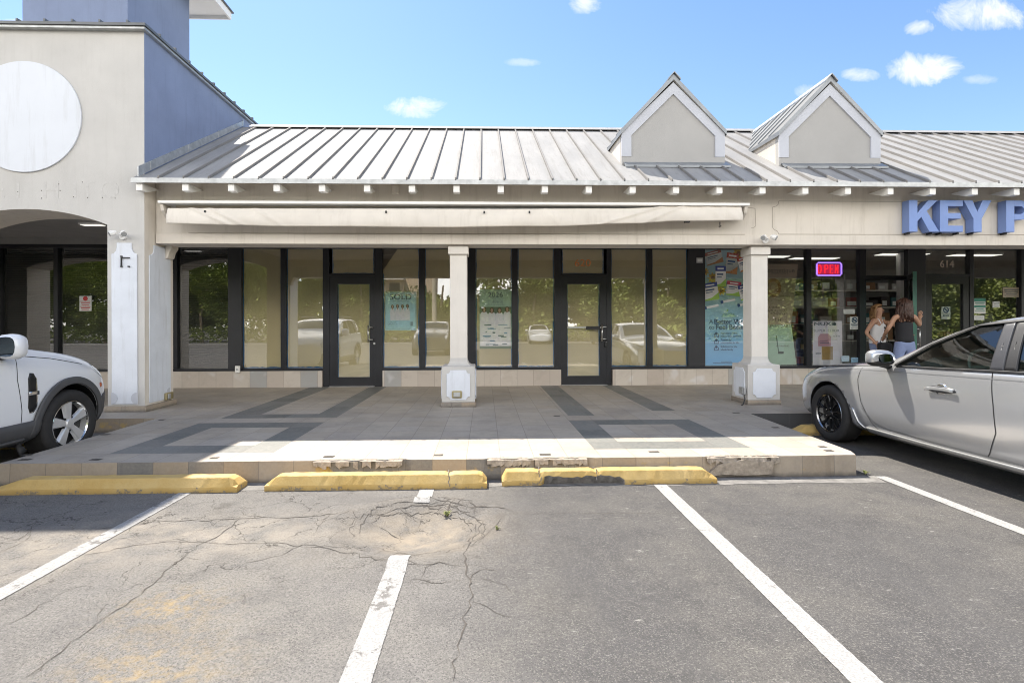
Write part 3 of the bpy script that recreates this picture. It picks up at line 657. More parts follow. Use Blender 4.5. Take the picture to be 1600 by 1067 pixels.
# columns on plinths
def octo(x0, x1, z0, z1, c=.055):
    def arc(cx, cz, a0, a1): return [(cx + c * math.cos(a0 + (a1 - a0) * i / 4), cz + c * math.sin(a0 + (a1 - a0) * i / 4)) for i in range(5)]
    return arc(x0, z0, PI / 2, 0) + arc(x1, z0, PI, PI / 2) + arc(x1, z1, 3 * PI / 2, PI) + arc(x0, z1, 0, -PI / 2)
def column(cx, label):
    mb = MB(); mb.box(cx - .13, cx + .13, 7.84, 8.10, .86, 2.52); c = tag(mb.build('column', M['white_grey'], sb, bevel=.008), label)
    mb = MB(); mb.box(cx - .155, cx + .155, 7.80, 8.13, 2.50, 2.62); mb.box(cx - .145, cx + .145, 7.82, 8.12, 2.62, 2.6385); mb.build('capital', M['white_grey'], c, bevel=.008)
    mb = MB(); mb.box(cx - .25, cx + .25, 7.72, 8.22, .262, .79)
    for (a, b) in ((.25, .79), (.248, .80), (.19, .805), (.15, .835), (.132, .88)): pass
    prof = [(.25, .79), (.245, .803), (.19, .806), (.155, .83), (.138, .87), (.13, .92)]
    k = len(mb.v)
    for (h, z) in prof: mb.v += [(cx - h, 7.97 - h, z), (cx + h, 7.97 - h, z), (cx + h, 7.97 + h, z), (cx - h, 7.97 + h, z)]
    for i in range(len(prof) - 1):
        for j in range(4): mb.f.append((k + i * 4 + j, k + i * 4 + (j + 1) % 4, k + i * 4 + 4 + (j + 1) % 4, k + i * 4 + 4 + j)); mb.m.append(0)
    mb.build('plinth', M['stucco_grey'], c, bevel=.006)
    mb = MB(); mb.prism(octo(cx - .175, cx + .175, .295, .745), 'y', 7.703, 7.7195)
    mb.prism([(7.97 + a - cx, b) for a, b in octo(cx - .175, cx + .175, .295, .745)], 'x', cx - .266, cx - .2505); mb.prism([(7.97 + a - cx, b) for a, b in octo(cx - .175, cx + .175, .295, .745)], 'x', cx + .2505, cx + .266)
    mb.build('plinth_panel', M['panelwhite'], c, bevel=.005)
    mb = MB(); mb.box(cx - .26, cx - .10, 7.708, 8.235, WZ, .2615); mb.box(cx - .097, cx + .26, 7.708, 8.235, WZ, .2615); mb.build('base_tile', M['kerbtile'], c, bevel=.004)
M['white_grey'] = mat('off white painted stucco', (.66, .625, .575), .8, var=.05, bump=.15, streak=.12)
column(-.397, 'middle column'); column(4.277, 'column beside the silver sedan'); column(9.4, 'column at the far end')

# ---------------------------------------------------------------- storefront
GY = 10.52
def basewall(x0, x1, m='kerbtile'):
    mb = MB(); mb.box(x0, x1, 10.40, 10.58, WZ, .515); return mb.build('base_wall', M[m], sb)
M['basetile'] = mat('cream wall tile', (.42, .37, .31), .6, var=.1, scale=2)
def wtile():
    m, nt, b = nodes('storefront base tile'); g = G(nt); X, Y, Z = g.sep(); A = g.math('DIVIDE', X, .335); fa = g.math('FRACT', A)
    e = g.mapr(g.math('ABSOLUTE', g.math('SUBTRACT', fa, .5)), .484, .492)
    wn = g.n('ShaderNodeTexWhiteNoise', noise_dimensions='1D'); nt.links.new(g.math('FLOOR', A), wn.inputs['W']); r3 = g.sep(wn.outputs['Color'])
    c = g.mix(r3[0], (.46, .40, .345), (.55, .50, .44)); c = g.mix(g.mapr(r3[1], .78, .82), c, (.36, .355, .345))
    c = g.mix(g.math('MULTIPLY', g.mapr(g.noise(4, 6, .65, dist=.8), .5, .7), .4), c, (.36, .31, .26))
    c = g.mix(g.math('MULTIPLY', g.mapr(g.noise(2.2, 2), .62, .7), .5), c, (.66, .66, .68))
    c = g.mix(g.math('MULTIPLY', e, .6), c, (.2, .17, .14)); nt.links.new(c, b.inputs['Base Color']); b.inputs['Roughness'].default_value = .45
    return m
M['wtile'] = wtile()
for a, b in ((-12.5, -3.275), (-2.06, 1.56), (2.62, 7.965), (10.19, 14.5)): basewall(a, b, 'wtile')
# head and sill rails
mb = MB(); mb.box(-12.5, XR - .5, 10.455, 10.565, 2.985, 3.0595); mb.build('window_head', M['frame'], sb)
mb = MB()
for a, b in ((-12.5, -3.27), (-2.075, 1.50), (2.60, 7.96), (10.2, 14.5)): mb.box(a, b, 10.45, 10.57, .515, .565)
mb.build('window_sill', M['frame'], sb)
mull = [(-12.3, -12.2), (-10.9, -10.8), (-9.70, -9.62), (-8.589, -8.502), (-7.35, -7.27), (-6.24, -6.17), (-5.162, -4.895), (-4.116, -4.014), (-3.269, -3.141), (-2.225, -2.069), (-1.33, -1.213), (-.365, -.18), (.565, .683), (1.434, 1.575), (2.515, 2.613), (3.359, 3.466), (4.215, 4.564), (5.80, 5.88), (6.698, 6.807), (7.83, 7.967), (8.858, 9.244), (10.19, 10.28), (11.309, 11.42), (12.5, 12.6), (13.7, 13.8)]
for a, b in mull:
    wide = b - a > .2; z0 = WZ if (a > 8.5 and a < 10.2) or a in (-3.269, -2.225, 1.434, 2.515) or (7.8 < a < 8) else .566
    mb = MB(); mb.box(a, b, 10.46, 10.56, z0, 2.9845); mb.build('mullion', M['frame2'] if wide else M['frame'], sb, bevel=.004)
def pane(x0, x1, z0=.566, z1=2.984, paper=True, blind=False, tornl=False, dark=False):
    mb = MB(); mb.quad([(x0, GY, z0), (x1, GY, z0), (x1, GY, z1), (x0, GY, z1)]); w = mb.build('window', M['glassdark'] if dark else M['glass'], sb, fixn=False)
    if paper:
        mb = MB(); r = random.Random(int(x0 * 100)); y = GY + .016
        pts = [(x0, z0), (x1, z0), (x1, z1), (x0, z1)]
        if tornl: pts = [(x0, z0), (x1, z0), (x1, z1), (x0 + .30, z1), (x0 + .20, z1 - .13), (x0 + .07, z1 - .33), (x0, z1 - .42)]
        mb.quad([(a, y, b) for a, b in pts]); mb.build('paper_cover', M['paper'], w, fixn=False)
        mb = MB(); t = .022
        for (a0, b0, a1, b1) in ((x0, z0, x1, z0 + t), (x0, z0, x0 + t, z1 - .5 * tornl), (x1 - t, z0, x1, z1)):
            n = 14; pr = None
            for i in range(n + 1):
                u = i / n; j = r.uniform(-.008, .008)
                if a1 - a0 > b1 - b0: q = ((a0 + (a1 - a0) * u, b0), (a0 + (a1 - a0) * u, b1 + j))
                elif a0 == x0: q = ((a0, b0 + (b1 - b0) * u), (a1 + j, b0 + (b1 - b0) * u))
                else: q = ((a0 + j, b0 + (b1 - b0) * u), (a1, b0 + (b1 - b0) * u))
                if pr: mb.quad([(p[0], y - .003, p[1]) for p in (pr[0], q[0], q[1], pr[1])])
                pr = q
        mb.build('tape_edge', M['tape'], w, fixn=False)
    if blind:
        mb = MB(); z = z0 + .02
        while z < z1 - .02:
            mb.quad([(x0 + .02, GY + .06, z), (x1 - .02, GY + .06, z), (x1 - .02, GY + .078, z + .031), (x0 + .02, GY + .078, z + .031)]); z += .036
        mb.build('blind', M['blind'], w, fixn=False)
    return w
for a, b in ((-12.2, -10.9), (-10.8, -9.70), (-9.62, -8.589), (-8.502, -7.35), (-7.27, -6.24)): pane(a, b, paper=False, blind=True, dark=True)
pane(-6.17, -5.162, paper=False, blind=True, dark=True)
pane(-4.895, -4.116); pane(-4.014, -3.269); pane(-2.069, -1.33, tornl=True); pane(-1.213, -.365); pane(-.18, .565); pane(.683, 1.434); pane(2.613, 3.359); pane(3.466, 4.215)
pane(4.564, 5.80, paper=False, dark=True); pane(5.88, 6.698, paper=False, dark=True); pane(6.807, 7.83, paper=False, dark=True)
pane(10.28, 11.309, paper=False, dark=True); pane(11.42, 12.5, paper=False, dark=True); pane(12.6, 13.7, paper=False, dark=True)
pane(-3.10, -2.25, 2.476, 2.984); pane(1.60, 2.467, 2.476, 2.984)
pane(7.967, 8.70, 2.44, 2.984, paper=False, dark=True); pane(9.244, 10.19, 2.476, 2.984, paper=False, dark=True)
def door(x0, x1, label, paper=True, handle_x=None, bar=False, gl=None):
    zb, zt = WZ + .012, 2.425; gx0, gx1, gz0, gz1 = gl
    mb = MB()
    for q in ((x0, gx0, zb, zt), (gx1, x1, zb, zt), (gx0, gx1, zb, gz0), (gx0, gx1, gz1, zt)): mb.box(q[0], q[1], 10.47, 10.53, q[2], q[3])
    d = tag(mb.build('door', M['frame'], sb), label)
    mb = MB(); mb.quad([(gx0, GY - .01, gz0), (gx1, GY - .01, gz0), (gx1, GY - .01, gz1), (gx0, GY - .01, gz1)]); mb.build('door_glass', M['glass'] if paper else M['glassdark'], d, fixn=False)
    if paper:
        mb = MB(); mb.quad([(gx0, GY + .005, gz0), (gx1, GY + .005, gz0), (gx1, GY + .005, gz1), (gx0, GY + .005, gz1)]); mb.build('paper_cover', M['paper'], d, fixn=False)
        mb = MB()
        for q in ((gx0, gx0 + .018, gz0, gz1), (gx1 - .018, gx1, gz0, gz1)): mb.quad([(q[0], GY + .002, q[2]), (q[1], GY + .002, q[2]), (q[1], GY + .002, q[3]), (q[0], GY + .002, q[3])])
        mb.build('tape_edge', M['tape'], d, fixn=False)
    if handle_x:
        mb = MB(); mb.tube([(handle_x, 10.39, 1.09), (handle_x, 10.39, 1.43)], .014, 10)
        for z in (1.14, 1.385): mb.tube([(handle_x, 10.39, z), (handle_x, 10.475, z)], .011, 8)
        mb.tube([(handle_x, 10.40, 1.14), (handle_x + .09, 10.40, 1.14)], .013, 8); mb.tube([(handle_x, 10.40, 1.385), (handle_x + .09, 10.40, 1.385)], .013, 8)
        mb.build('handle', M['steel'], d, smooth=True)
        mb = MB(); disc(mb, handle_x + .11, 1.06, .022, .022, 10.455, 10.47, 14); mb.build('lock', M['steel'], d)
    if bar:
        mb = MB(); mb.box(gx0, gx1 + .06, 10.44, 10.462, 1.36, 1.392); mb.build('push_bar', M['steel'], d)
        mb = MB(); mb.box(gx0 + .38, gx1 - .005, 10.425, 10.44, 1.33, 1.40); mb.build('bar_cover', M['black'], d)
        mb = MB(); mb.box(handle_x + .07, handle_x + .13, 10.43, 10.47, .98, 1.07); mb.tube([(handle_x + .08, 10.44, 1.07), (handle_x + .08, 10.44, 1.11), (handle_x + .12, 10.44, 1.11), (handle_x + .12, 10.44, 1.07)], .006, 6); mb.build('padlock', M['black'], d)
    mb = MB(); mb.box(x0, x1, 10.40, 10.56, WZ, WZ + .012); mb.build('threshold', M['steel'], d)
    return d
door(-3.14, -2.225, 'glazed door with a plain pull handle', True, -2.345, False, (-2.986, -2.328, .38, 2.266))
door(1.576, 2.514, 'glazed door with a push bar and a hanging padlock', True, 2.40, True, (1.699, 2.374, .38, 2.266))
door(9.244, 10.19, 'closed pharmacy door leaf', False, None, False, (9.382, 10.059, .38, 2.266))
for a, b in ((-3.14, -2.225), (1.575, 2.515), (9.244, 10.19)):
    mb = MB(); mb.box(a, b, 10.462, 10.558, 2.427, 2.476); mb.build('transom_bar', M['frame'], sb)
mb = MB(); mb.box(7.967, 8.858, 10.462, 10.558, 2.35, 2.44); mb.build('transom_bar', M['frame'], sb)
# open door leaf of the pharmacy, swung out
M['greenglass'] = glass('green glass door', .15, (.55, .72, .66)); M['greenedge'] = mat('green door edge', (.07, .20, .15), .35, var=.1)
hx, hy, ex, ey = 8.86, 10.44, 8.315, 9.66
dv = Vector((ex - hx, ey - hy, 0)); L = dv.length; dv /= L; dn = Vector((-dv.y, dv.x, 0))
def slab(mb, a, b, z0, z1, t, mi=0):
    p = [Vector((hx, hy, 0)) + dv * a + dn * t * s for s in (-1, 1)]; q = [Vector((hx, hy, 0)) + dv * b + dn * t * s for s in (-1, 1)]
    mb.prism([(p[0].x, p[0].y), (q[0].x, q[0].y), (q[1].x, q[1].y), (p[1].x, p[1].y)], 'z', z0, z1, mi)
mb = MB(); slab(mb, 0, .09, .21, 2.43, .022); slab(mb, L - .10, L - .004, .21, 2.43, .022); slab(mb, .09, L - .10, .21, .38, .022); slab(mb, .09, L - .10, 2.33, 2.43, .022)
od = tag(mb.build('door', M['frame2'], sb), 'open pharmacy door leaf with a green edge')
mb = MB(); slab(mb, L - .003, L + .006, .21, 2.44, .030); mb.build('door_edge', M['greenedge'], od)
mb = MB(); slab(mb, .09, L - .10, .38, 2.33, .004); mb.build('door_glass', M['greenglass'], od)
p = Vector((hx, hy, 0)) + dv * (L - .06); mb = MB()
for s in (-1, 1):
    a = p + dn * s * .08; mb.tube([(a.x, a.y, .98), (a.x, a.y, 1.38)], .013, 8)
    for z in (1.03, 1.33): b = p + dn * s * .02; mb.tube([(a.x, a.y, z), (b.x, b.y, z)], .011, 8)
mb.build('handle', M['steel'], od, smooth=True)
# closed shell: dark rooms, back wall, partitions
mb = MB(); mb.box(-12.6, 4.5, 11.9, 12.0, WZ, 3.06); mb.box(4.50, 4.56, 10.58, 15, WZ, 3.3); mb.box(4.4, XR, 15, 15.1, WZ, 3.3); mb.box(XR - .4, XR - .3, 10.58, 15, WZ, 3.3)
mb.box(-12.6, -12.5, 8.2, 12, WZ, 3.32); mb.build('inner_wall', M['ceil'], sb)
mb = MB(); mb.box(-12.6, XR, 10.566, 15.1, 3.0605, 3.13); mb.box(-12.6, -4.89, 8.171, 10.56, 3.20, 3.31); mb.build('ceiling', M['ceil2'] if 'ceil2' in M else M['ceil'], sb)
mb = MB(); mb.box(4.56, XR, 10.59, 15, WZ - .05, WZ - .002); mb.box(-12.5, 4.5, 10.59, 11.9, WZ - .05, WZ - .002); mb.build('shop_floor', mat('dark shop floor', (.10, .095, .09), .3, var=.1), sb)
mb = MB()
for k in range(90): y = 8.19 + k * .0255; mb.box(-12.5, -4.9, y, y + .012, 3.19, 3.1995)
mb.build('ceiling_slats', mat('grey corrugated ceiling', (.36, .345, .335), .6, var=.1), cb)
mb = MB(); mb.box(-12.5, -4.9, 10.45, 10.57, 3.0605, 3.20); mb.build('lintel', M['ceil'], cb)
M['tube'] = emis('fluorescent tube', (1, .95, .85), .5); M['dimtube'] = emis('dim diffuser', (1, .97, .9), .35)  # second one is the arcade diffuser, with weak emission
def ceil_light(x, y, z, lx, ly, label, m):
    t = thing('ceiling_light', (x, y, z), label, 'ceiling light', 'fluorescent ceiling lights'); mb = MB(); mb.box(x - lx - .02, x + lx + .02, y - ly - .02, y + ly + .02, z - .03, z - .0005); mb.build('frame', M['white'], t)
    mb = MB(); mb.box(x - lx, x + lx, y - ly, y + ly, z - .042, z - .031); mb.build('diffuser', m, t)
X, Z = onY(145, 358, 9.0); ceil_light(X, 9.0, 3.19, .17, .06, 'small fluorescent light under the slatted arcade ceiling', M['dimtube'])
for i, (x, y, lb) in enumerate(((6.6, 11.9, 'fluorescent ceiling light over the tall tan shop poster'), (8.0, 12.2, 'fluorescent ceiling light behind the neon open sign'), (9.6, 11.5, 'fluorescent ceiling light beside the open doorway'), (11.4, 11.6, 'fluorescent ceiling light behind the notices at the far window'))):
    ceil_light(x, y, 3.06, .55, .13, lb, M['tube'])
# ---------------------------------------------------------------- retractable awning
aw = thing('awning', (-.35, 7.5, 2.85), 'rolled up cream awning with a long white top rail under the roof eave', 'awning')
mb = MB(); mb.box(-4.67, 3.93, 7.46, 7.734, 3.175, 3.215); mb.build('housing_rail', M['white'], aw, bevel=.006)
mb = MB(); mb.box(-4.5, 3.8, 7.62, 7.70, 3.02, 3.174); mb.build('back_plate', M['stucco_warm'], aw)
for s, x in ((1, -4.66), (-1, 3.87)):
    mb = MB(); mb.prism([(7.49, 3.174), (7.70, 3.174), (7.70, 3.02), (7.62, 2.99), (7.52, 3.08)], 'x', x, x + .045); mb.build('end_bracket', M['stucco'], aw, bevel=.005)
mb = MB(); mb.tube([(-4.60, 7.60, 3.10), (3.86, 7.60, 3.15)], .035, 12); mb.build('roller_tube', M['galv'], aw, smooth=True)
bot = [(-4.55, 2.885), (-3.6, 2.862), (-2.8, 2.85), (-.6, 2.842), (.9, 2.862), (2.2, 2.905), (2.9, 2.948), (3.82, 2.955)]; topz = [(-4.55, 3.112), (0, 3.118), (2.0, 3.135), (2.9, 3.172), (3.82, 3.168)]
mb = MB(); nx, nz = 240, 14; r = random.Random(2)
def wr(x, t):
    w = .014 * math.sin(x * 3.1 + 1.5 * t) * t + .006 * math.sin(x * 9.7 - 4 * t) * t * (1 - t) * 2
    for (cx, sl, a, wd) in ((-4.2, .55, .02, .06), (-3.95, .5, .016, .05), (-3.3, .4, .012, .06), (2.6, -.9, .022, .07), (2.95, -.6, .018, .05), (3.3, .2, .008, .05), (3.55, .2, .010, .04), (-1.0, .15, .006, .08), (.9, .2, .008, .06)):
        d = x - cx - sl * t; w += 1.7 * a * math.exp(-(d / wd * 1.3) ** 2) * (.4 + .6 * (1 - t))
    return w
for i in range(nx + 1):
    x = -4.55 + 8.37 * i / nx; a, b = lerp(topz, x), lerp(bot, x)
    for j in range(nz + 1): t = j / nz; mb.v.append((x, 7.50 - .045 * math.sin(t * PI * .75) - wr(x, t), a + (b - a) * t))
for i in range(nx):
    for j in range(nz): k = i * (nz + 1) + j; mb.f.append((k, k + 1, k + nz + 2, k + nz + 1)); mb.m.append(0)
vl = mb.build('valance', M['cloth'], aw, smooth=True); sm = vl.modifiers.new('thick', 'SOLIDIFY'); sm.thickness = .006
mb = MB()
for x in (-4.0, -1.42, 0.0, .66): mb.box(x - .012, x + .012, 7.452, 7.462, lerp(topz, x) - .075, lerp(topz, x) - .04)
mb.tube([(3.52, 7.55, 2.95), (3.52, 7.55, 2.90), (3.54, 7.55, 2.885), (3.52, 7.55, 2.87), (3.50, 7.55, 2.885), (3.52, 7.55, 2.90)], .007, 6)
mb.box(2.98, 3.05, 7.50, 7.56, 2.935, 2.958); mb.build('fittings', M['black'], aw)

# ---------------------------------------------------------------- channel letter sign
sg = thing('shop_sign', (7.4, 7.7, 2.8), 'raised blue capital letters spelling KEY P on the cream fascia', 'sign')
def letter(ch, polys):
    """polys: convex/concave outlines in (x,z), one mesh"""
    mb = MB()
    for p in polys: mb.prism(p, 'y', 7.60, 7.735, 0, 1)
    for p in polys[:1]:
        x0 = min(q[0] for q in p); z0 = min(q[1] for q in p)
    tag(mb.build('letter', [M['bluesign'], M['bluesign_side']], sg, bevel=.003), 'letter ' + ch)
    return
def Lx(x): return onY(x, 340, 7.64)[0]
z0, z1 = 2.822, 3.305; h = z1 - z0
a = 6.46; letter('K', [[(a, z0), (a + .13, z0), (a + .13, z0 + .16), (a + .19, z0 + .225), (a + .315, z0), (a + .47, z0), (a + .275, z0 + .315), (a + .45, z1), (a + .30, z1), (a + .13, z0 + .285), (a + .13, z1), (a, z1)]])
a = 6.94; letter('E', [[(a, z0), (a + .36, z0), (a + .36, z0 + .095), (a + .13, z0 + .095), (a + .13, z0 + .20), (a + .33, z0 + .20), (a + .33, z0 + .288), (a + .13, z0 + .288), (a + .13, z1 - .092), (a + .36, z1 - .092), (a + .36, z1), (a, z1)]])
a = 7.31; letter('Y', [[(a + .155, z0), (a + .285, z0), (a + .285, z0 + .20), (a + .44, z1), (a + .30, z1), (a + .22, z0 + .31), (a + .14, z1), (a, z1), (a + .155, z0 + .20)]])
a = 7.98; rr = .148; cxp, czp = a + .235, z1 - rr
po = [(a, z0), (a + .13, z0), (a + .13, z1 - 2 * rr)] + [(cxp + rr * math.sin(t), czp - rr * math.cos(t)) for t in [PI * i / 10 for i in range(11)]] + [(a + .13, z1)]
ri = .058; hole = [(a + .13, z1 - .09)] + [(cxp - .01 + ri * math.sin(t), czp + ri * math.cos(t)) for t in [PI * i / 8 for i in range(9)]] + [(a + .13, z1 - 2 * rr + .09)]
letter('P', [[(a, z0), (a + .13, z0)] + [(a + .13, z1 - 2 * rr)] + [(cxp + rr * math.sin(t), czp - rr * math.cos(t)) for t in [PI * i / 10 for i in range(11)]] + [(a + .13, z1 - .0015)] + hole + [(a + .129, z1 - 2 * rr + .0015 + .05)] + [(a + .128, z1), (a, z1)]] if False else
       [[(a, z0), (a + .13, z0), (a + .13, z1), (a, z1)], [(a + .1302, z1 - 2 * rr)] + [(cxp + rr * math.sin(t), czp - rr * math.cos(t)) for t in [PI * i / 10 for i in range(11)]] + [(a + .1302, z1)] + hole])
for x in (6.5, 6.85, 7.0, 7.27, 7.5, 8.03): MB().box(x - .012, x + .012, 7.65, 7.7345, z0 - .028, z0 - .001).build('mount_stud', M['black'], sg)

# ---------------------------------------------------------------- address numbers
M['copper'] = mat('coppery number', (.80, .30, .10), .5, metal=0, var=.1); M['tan'] = mat('tan number', (.55, .45, .36), .5, var=.1)
t = thing('address_number', (2.03, 10.5, 2.6), 'coppery 620 on the papered transom above the padlocked door', 'number'); text('620', 2.03, 2.70, .20, GY - .006, M['copper'], t, 'digits', bold=.0, sx=1.15)
t = thing('address_number', (9.67, 10.5, 2.6), 'pale 614 on the glass transom above the closed pharmacy door', 'number'); text('614', 9.75, 2.685, .21, GY - .006, M['tan'], t, 'digits', bold=.002)

# ---------------------------------------------------------------- posters behind the glass
def flat(name, col, **k): return mat(name, [min(.88, c * 1.4) for c in col], .55, var=k.get('var', .0))
PY = GY + .012
INK = flat('dark poster ink', (.05, .09, .13)); PSK = flat('poster skin tone', (.42, .27, .2)); PHR = flat('poster hair tone', (.09, .055, .04)); PWH = flat('poster white', (.66, .74, .76)); PGR = flat('poster grey lettering', (.22, .30, .33))
def rect(mb, x0, x1, z0, z1, y, mi=0): return mb.quad([(x0, y, z0), (x1, y, z0), (x1, y, z1), (x0, y, z1)], mi)
def people_row(mb, x0, x1, zb, zt, y, n, mats=(0, 1, 2), r=random.Random(3)):
    w = (x1 - x0) / n
    for i in range(n):
        cx = x0 + w * (i + .5); h = (zt - zb) * r.uniform(.9, 1.0); hd = w * .24
        body = [(cx - w * .46, zb), (cx + w * .46, zb), (cx + w * .5, zb + h * .45), (cx + w * .36, zb + h * .64), (cx + w * .1, zb + h * .70), (cx - w * .1, zb + h * .70), (cx - w * .38, zb + h * .63), (cx - w * .5, zb + h * .45)]
        mb.quad([(a, y - .0006 * i, b) for a, b in body], mats[0])
        el = lambda cx, cz, rx, rz, m, yy: mb.quad([(cx + rx * math.cos(2 * PI * k / 14), yy, cz + rz * math.sin(2 * PI * k / 14)) for k in range(14)], m)
        el(cx, zb + h * .80, hd * 1.15, hd * 1.6, mats[2], y - .0006 * i - .0010); el(cx, zb + h * .815, hd * .72, hd * 1.05, mats[1], y - .0006 * i - .0014)
        mb.quad([(a, y - .0006 * i - .0012, b) for a, b in ((cx - hd * .4, zb + h * .62), (cx + hd * .4, zb + h * .62), (cx + hd * .35, zb + h * .74), (cx - hd * .35, zb + h * .74))], mats[1])
def scrib(mb, x0, x1, z, amp, y, w=.006, mi=0, n=24, r=random.Random(9)):
    P = []; 
    for i in range(n + 1): u = i / n; P.append((x0 + (x1 - x0) * u + .01 * math.sin(u * 40), z + amp * math.sin(u * 23 + 2 * math.sin(u * 9)) * (1 - .5 * u)))
    for (a, b), (c, d) in zip(P, P[1:]): mb.quad([(a, y, b - w / 2), (c, y, d - w / 2), (c, y, d + w / 2), (a, y, b + w / 2)], mi)
# SOLD
x0, x1 = onY(600, 0, 10.5)[0], onY(649, 0, 10.5)[0]; zb, zt = onY(620, 516, 10.5)[1], onY(620, 456, 10.5)[1]
t = thing('poster', ((x0 + x1) / 2, PY, zb), 'pale aqua window poster headed SOLD with four people in white', 'poster')
mb = MB(); mb.box(x0, x1, PY, PY + .003, zb, zt); mb.build('sheet', flat('pale aqua paper', (.42, .60, .64), var=.08), t)
mb = MB(); b = .012
for q in ((x0 + .01, x1 - .01, zt - .02, zt - .012), (x0 + .01, x1 - .01, zb + .03, zb + .038), (x0 + .01, x0 + .016, zb + .03, zt - .012), (x1 - .016, x1 - .01, zb + .03, zt - .012)): rect(mb, *q, PY - .001)
scrib(mb, x0 + .06, x0 + .24, zb + .15, .035, PY - .004); scrib(mb, x0 + .05, x0 + .20, zb + .12, .012, PY - .004, .004); rect(mb, x1 - .12, x1 - .07, zb + .09, zb + .17, PY - .004)
rect(mb, x0 + .16, x1 - .14, zt - .185, zt - .180, PY - .002); mb.build('border_lines', PGR, t, fixn=False)
text('SOLD', (x0 + x1) / 2, zt - .11, .155, PY - .0015, INK, t, 'headline', bold=.001, sx=1.15)
mb = MB(); people_row(mb, x0 + .10, x1 - .13, zb + .20, zt - .20, PY - .0015, 4); mb.build('group_picture', [PWH, PSK, PHR], t, fixn=False)
# 2026
x0, x1 = onY(748, 0, 10.5)[0], onY(798, 0, 10.5)[0]; zb, zt = onY(770, 545, 10.5)[1], onY(770, 452, 10.5)[1]
t = thing('poster', ((x0 + x1) / 2, PY, zb), 'tall pale green window poster headed 2026 above four people and blue strips', 'poster')
mb = MB(); mb.box(x0, x1, PY, PY + .003, zb, zt); rect(mb, x0, x1, zb, zb + .055, PY - .0008, 1); rect(mb, x0, x1, zt - .50, zt - .36, PY - .0006, 1); mb.build('sheet', [flat('pale green paper', (.42, .55, .45), var=.06), flat('dark green strip', (.14, .2, .13))], t)
text('2026', (x0 + x1) / 2, zt - .115, .15, PY - .0015, INK, t, 'headline', sx=1.05); text('(1)(0)(0)', (x0 + x1) / 2, zt - .255, .095, PY - .0015, PGR, t, 'lettering')
mb = MB()
for z, a in ((zt - .025, .10), (zt - .185, .19), (zt - .195, .16), (zt - .315, .20), (zt - .33, .17)): rect(mb, (x0 + x1) / 2 - a, (x0 + x1) / 2 + a, z, z + .006, PY - .001)
mb.build('small_print', PGR, t, fixn=False)
mb = MB(); zc = zt - .68
rect(mb, x0 + .01, x1 - .01, zb + .055, zc + .05, PY - .001, 0); people_row(mb, x0 + .015, x1 - .01, zc, zt - .34, PY - .0015, 4)
r = random.Random(8)
for i in range(26):
    a = r.uniform(x0 + .01, x1 - .12); w = r.uniform(.03, .2); z = zb + .07 + (zc - zb - .06) * (int(r.random() * 6) / 6 + r.uniform(0, .06)); rect(mb, a, min(a + w, x1 - .01), z, z + r.uniform(.006, .03), PY - .0016 - .0001 * i, r.choice((3, 3, 4, 4, 0)))
mb.build('group_picture', [PWH, PSK, PHR, flat('poster sea blue', (.14, .27, .36)), flat('poster slate', (.10, .16, .17))], t, fixn=False)
# large blue remedy poster
x0, x1 = 4.575, 5.79; zb, zt = .57, 2.98; PB = GY + .012
def bluegrad():
    m, nt, b = nodes('sky blue poster print'); g = G(nt); z = g.sep()[2]
    nt.links.new(g.mix(g.mapr(z, .1, 1.3), (.25, .55, .84), (.56, .78, .86)), b.inputs['Base Color']); b.inputs['Roughness'].default_value = .5; return m
t = thing('poster', ((x0 + x1) / 2, PB, zb), 'tall light blue poster of tilted remedy boxes reading A Better Way to Feel Better', 'poster')
mb = MB(); mb.box(x0, x1, PB, PB + .003, zb, zt); mb.build('sheet', bluegrad(), t)
NV = flat('poster navy', (.035, .075, .17)); cols = [flat('box white', (.66, .63, .62)), flat('box red band', (.36, .09, .06)), flat('box navy band', (.05, .07, .24)), flat('box orange foot', (.50, .24, .10)), flat('box green foot', (.28, .46, .09)), flat('flower yellow', (.62, .40, .06)), flat('flower heart', (.22, .10, .03)), flat('box crimson band', (.40, .06, .11)), NV]
mb = MB(); k = [0]
def rbox(cx, cz, w, h, ang, band, foot):
    c, s = math.cos(ang), math.sin(ang); k[0] += 1; y = PB - .002 - .0012 * k[0]
    P = lambda u, v: (cx + u * c - v * s, y, cz + u * s + v * c)
    def rc(u0, u1, v0, v1, mi, dy=0): mb.quad([(p[0], y - dy, p[2]) for p in (P(u0, v0), P(u1, v0), P(u1, v1), P(u0, v1))], mi)
    rc(-w / 2, w / 2, -h / 2, h / 2, 0); rc(-w / 2, w / 2, h * .25, h / 2, band, .0004); mb.quad([(p[0], y - .0004, p[2]) for p in (P(-w / 2, -h / 2), P(w / 2, -h / 2), P(w / 2, -h * .12), P(0, -h * .36), P(-w / 2, -h * .42))], foot)
    rc(-w * .36, w * .25, h * .06, h * .13, 8, .0006); rc(-w * .36, w * .1, -h * .06, -h * .02, 8, .0006); rc(-w * .3, w * .3, h * .33, h * .41, 0, .0006)
def flower(cx, cz, rad):
    k[0] += 1; y = PB - .0015
    mb.quad([(cx + rad * (1 if i % 2 else .6) * math.cos(PI * i / 9), y, cz + rad * (1 if i % 2 else .6) * math.sin(PI * i / 9)) for i in range(18)], 5); mb.quad([(cx + rad * .35 * math.cos(PI * i / 5), y - .0005, cz + rad * .35 * math.sin(PI * i / 5)) for i in range(10)], 6)
fw = (x1 - x0); sx = lambda p: x0 + (p - 90) / 4.0 * .0134 * 0.73   # photo zoom pixels to metres
def bx(px, py): X, Z = onY(1085 + px / 5.47, 385 + py / 5.47, 10.5); return X, Z
for (px, py, rad) in ((165, 270, .13), (95, 215, .10), (235, 375, .11), (385, 60, .15), (210, 330, .09), (290, 175, .08)): flower(*bx(px, py), rad)
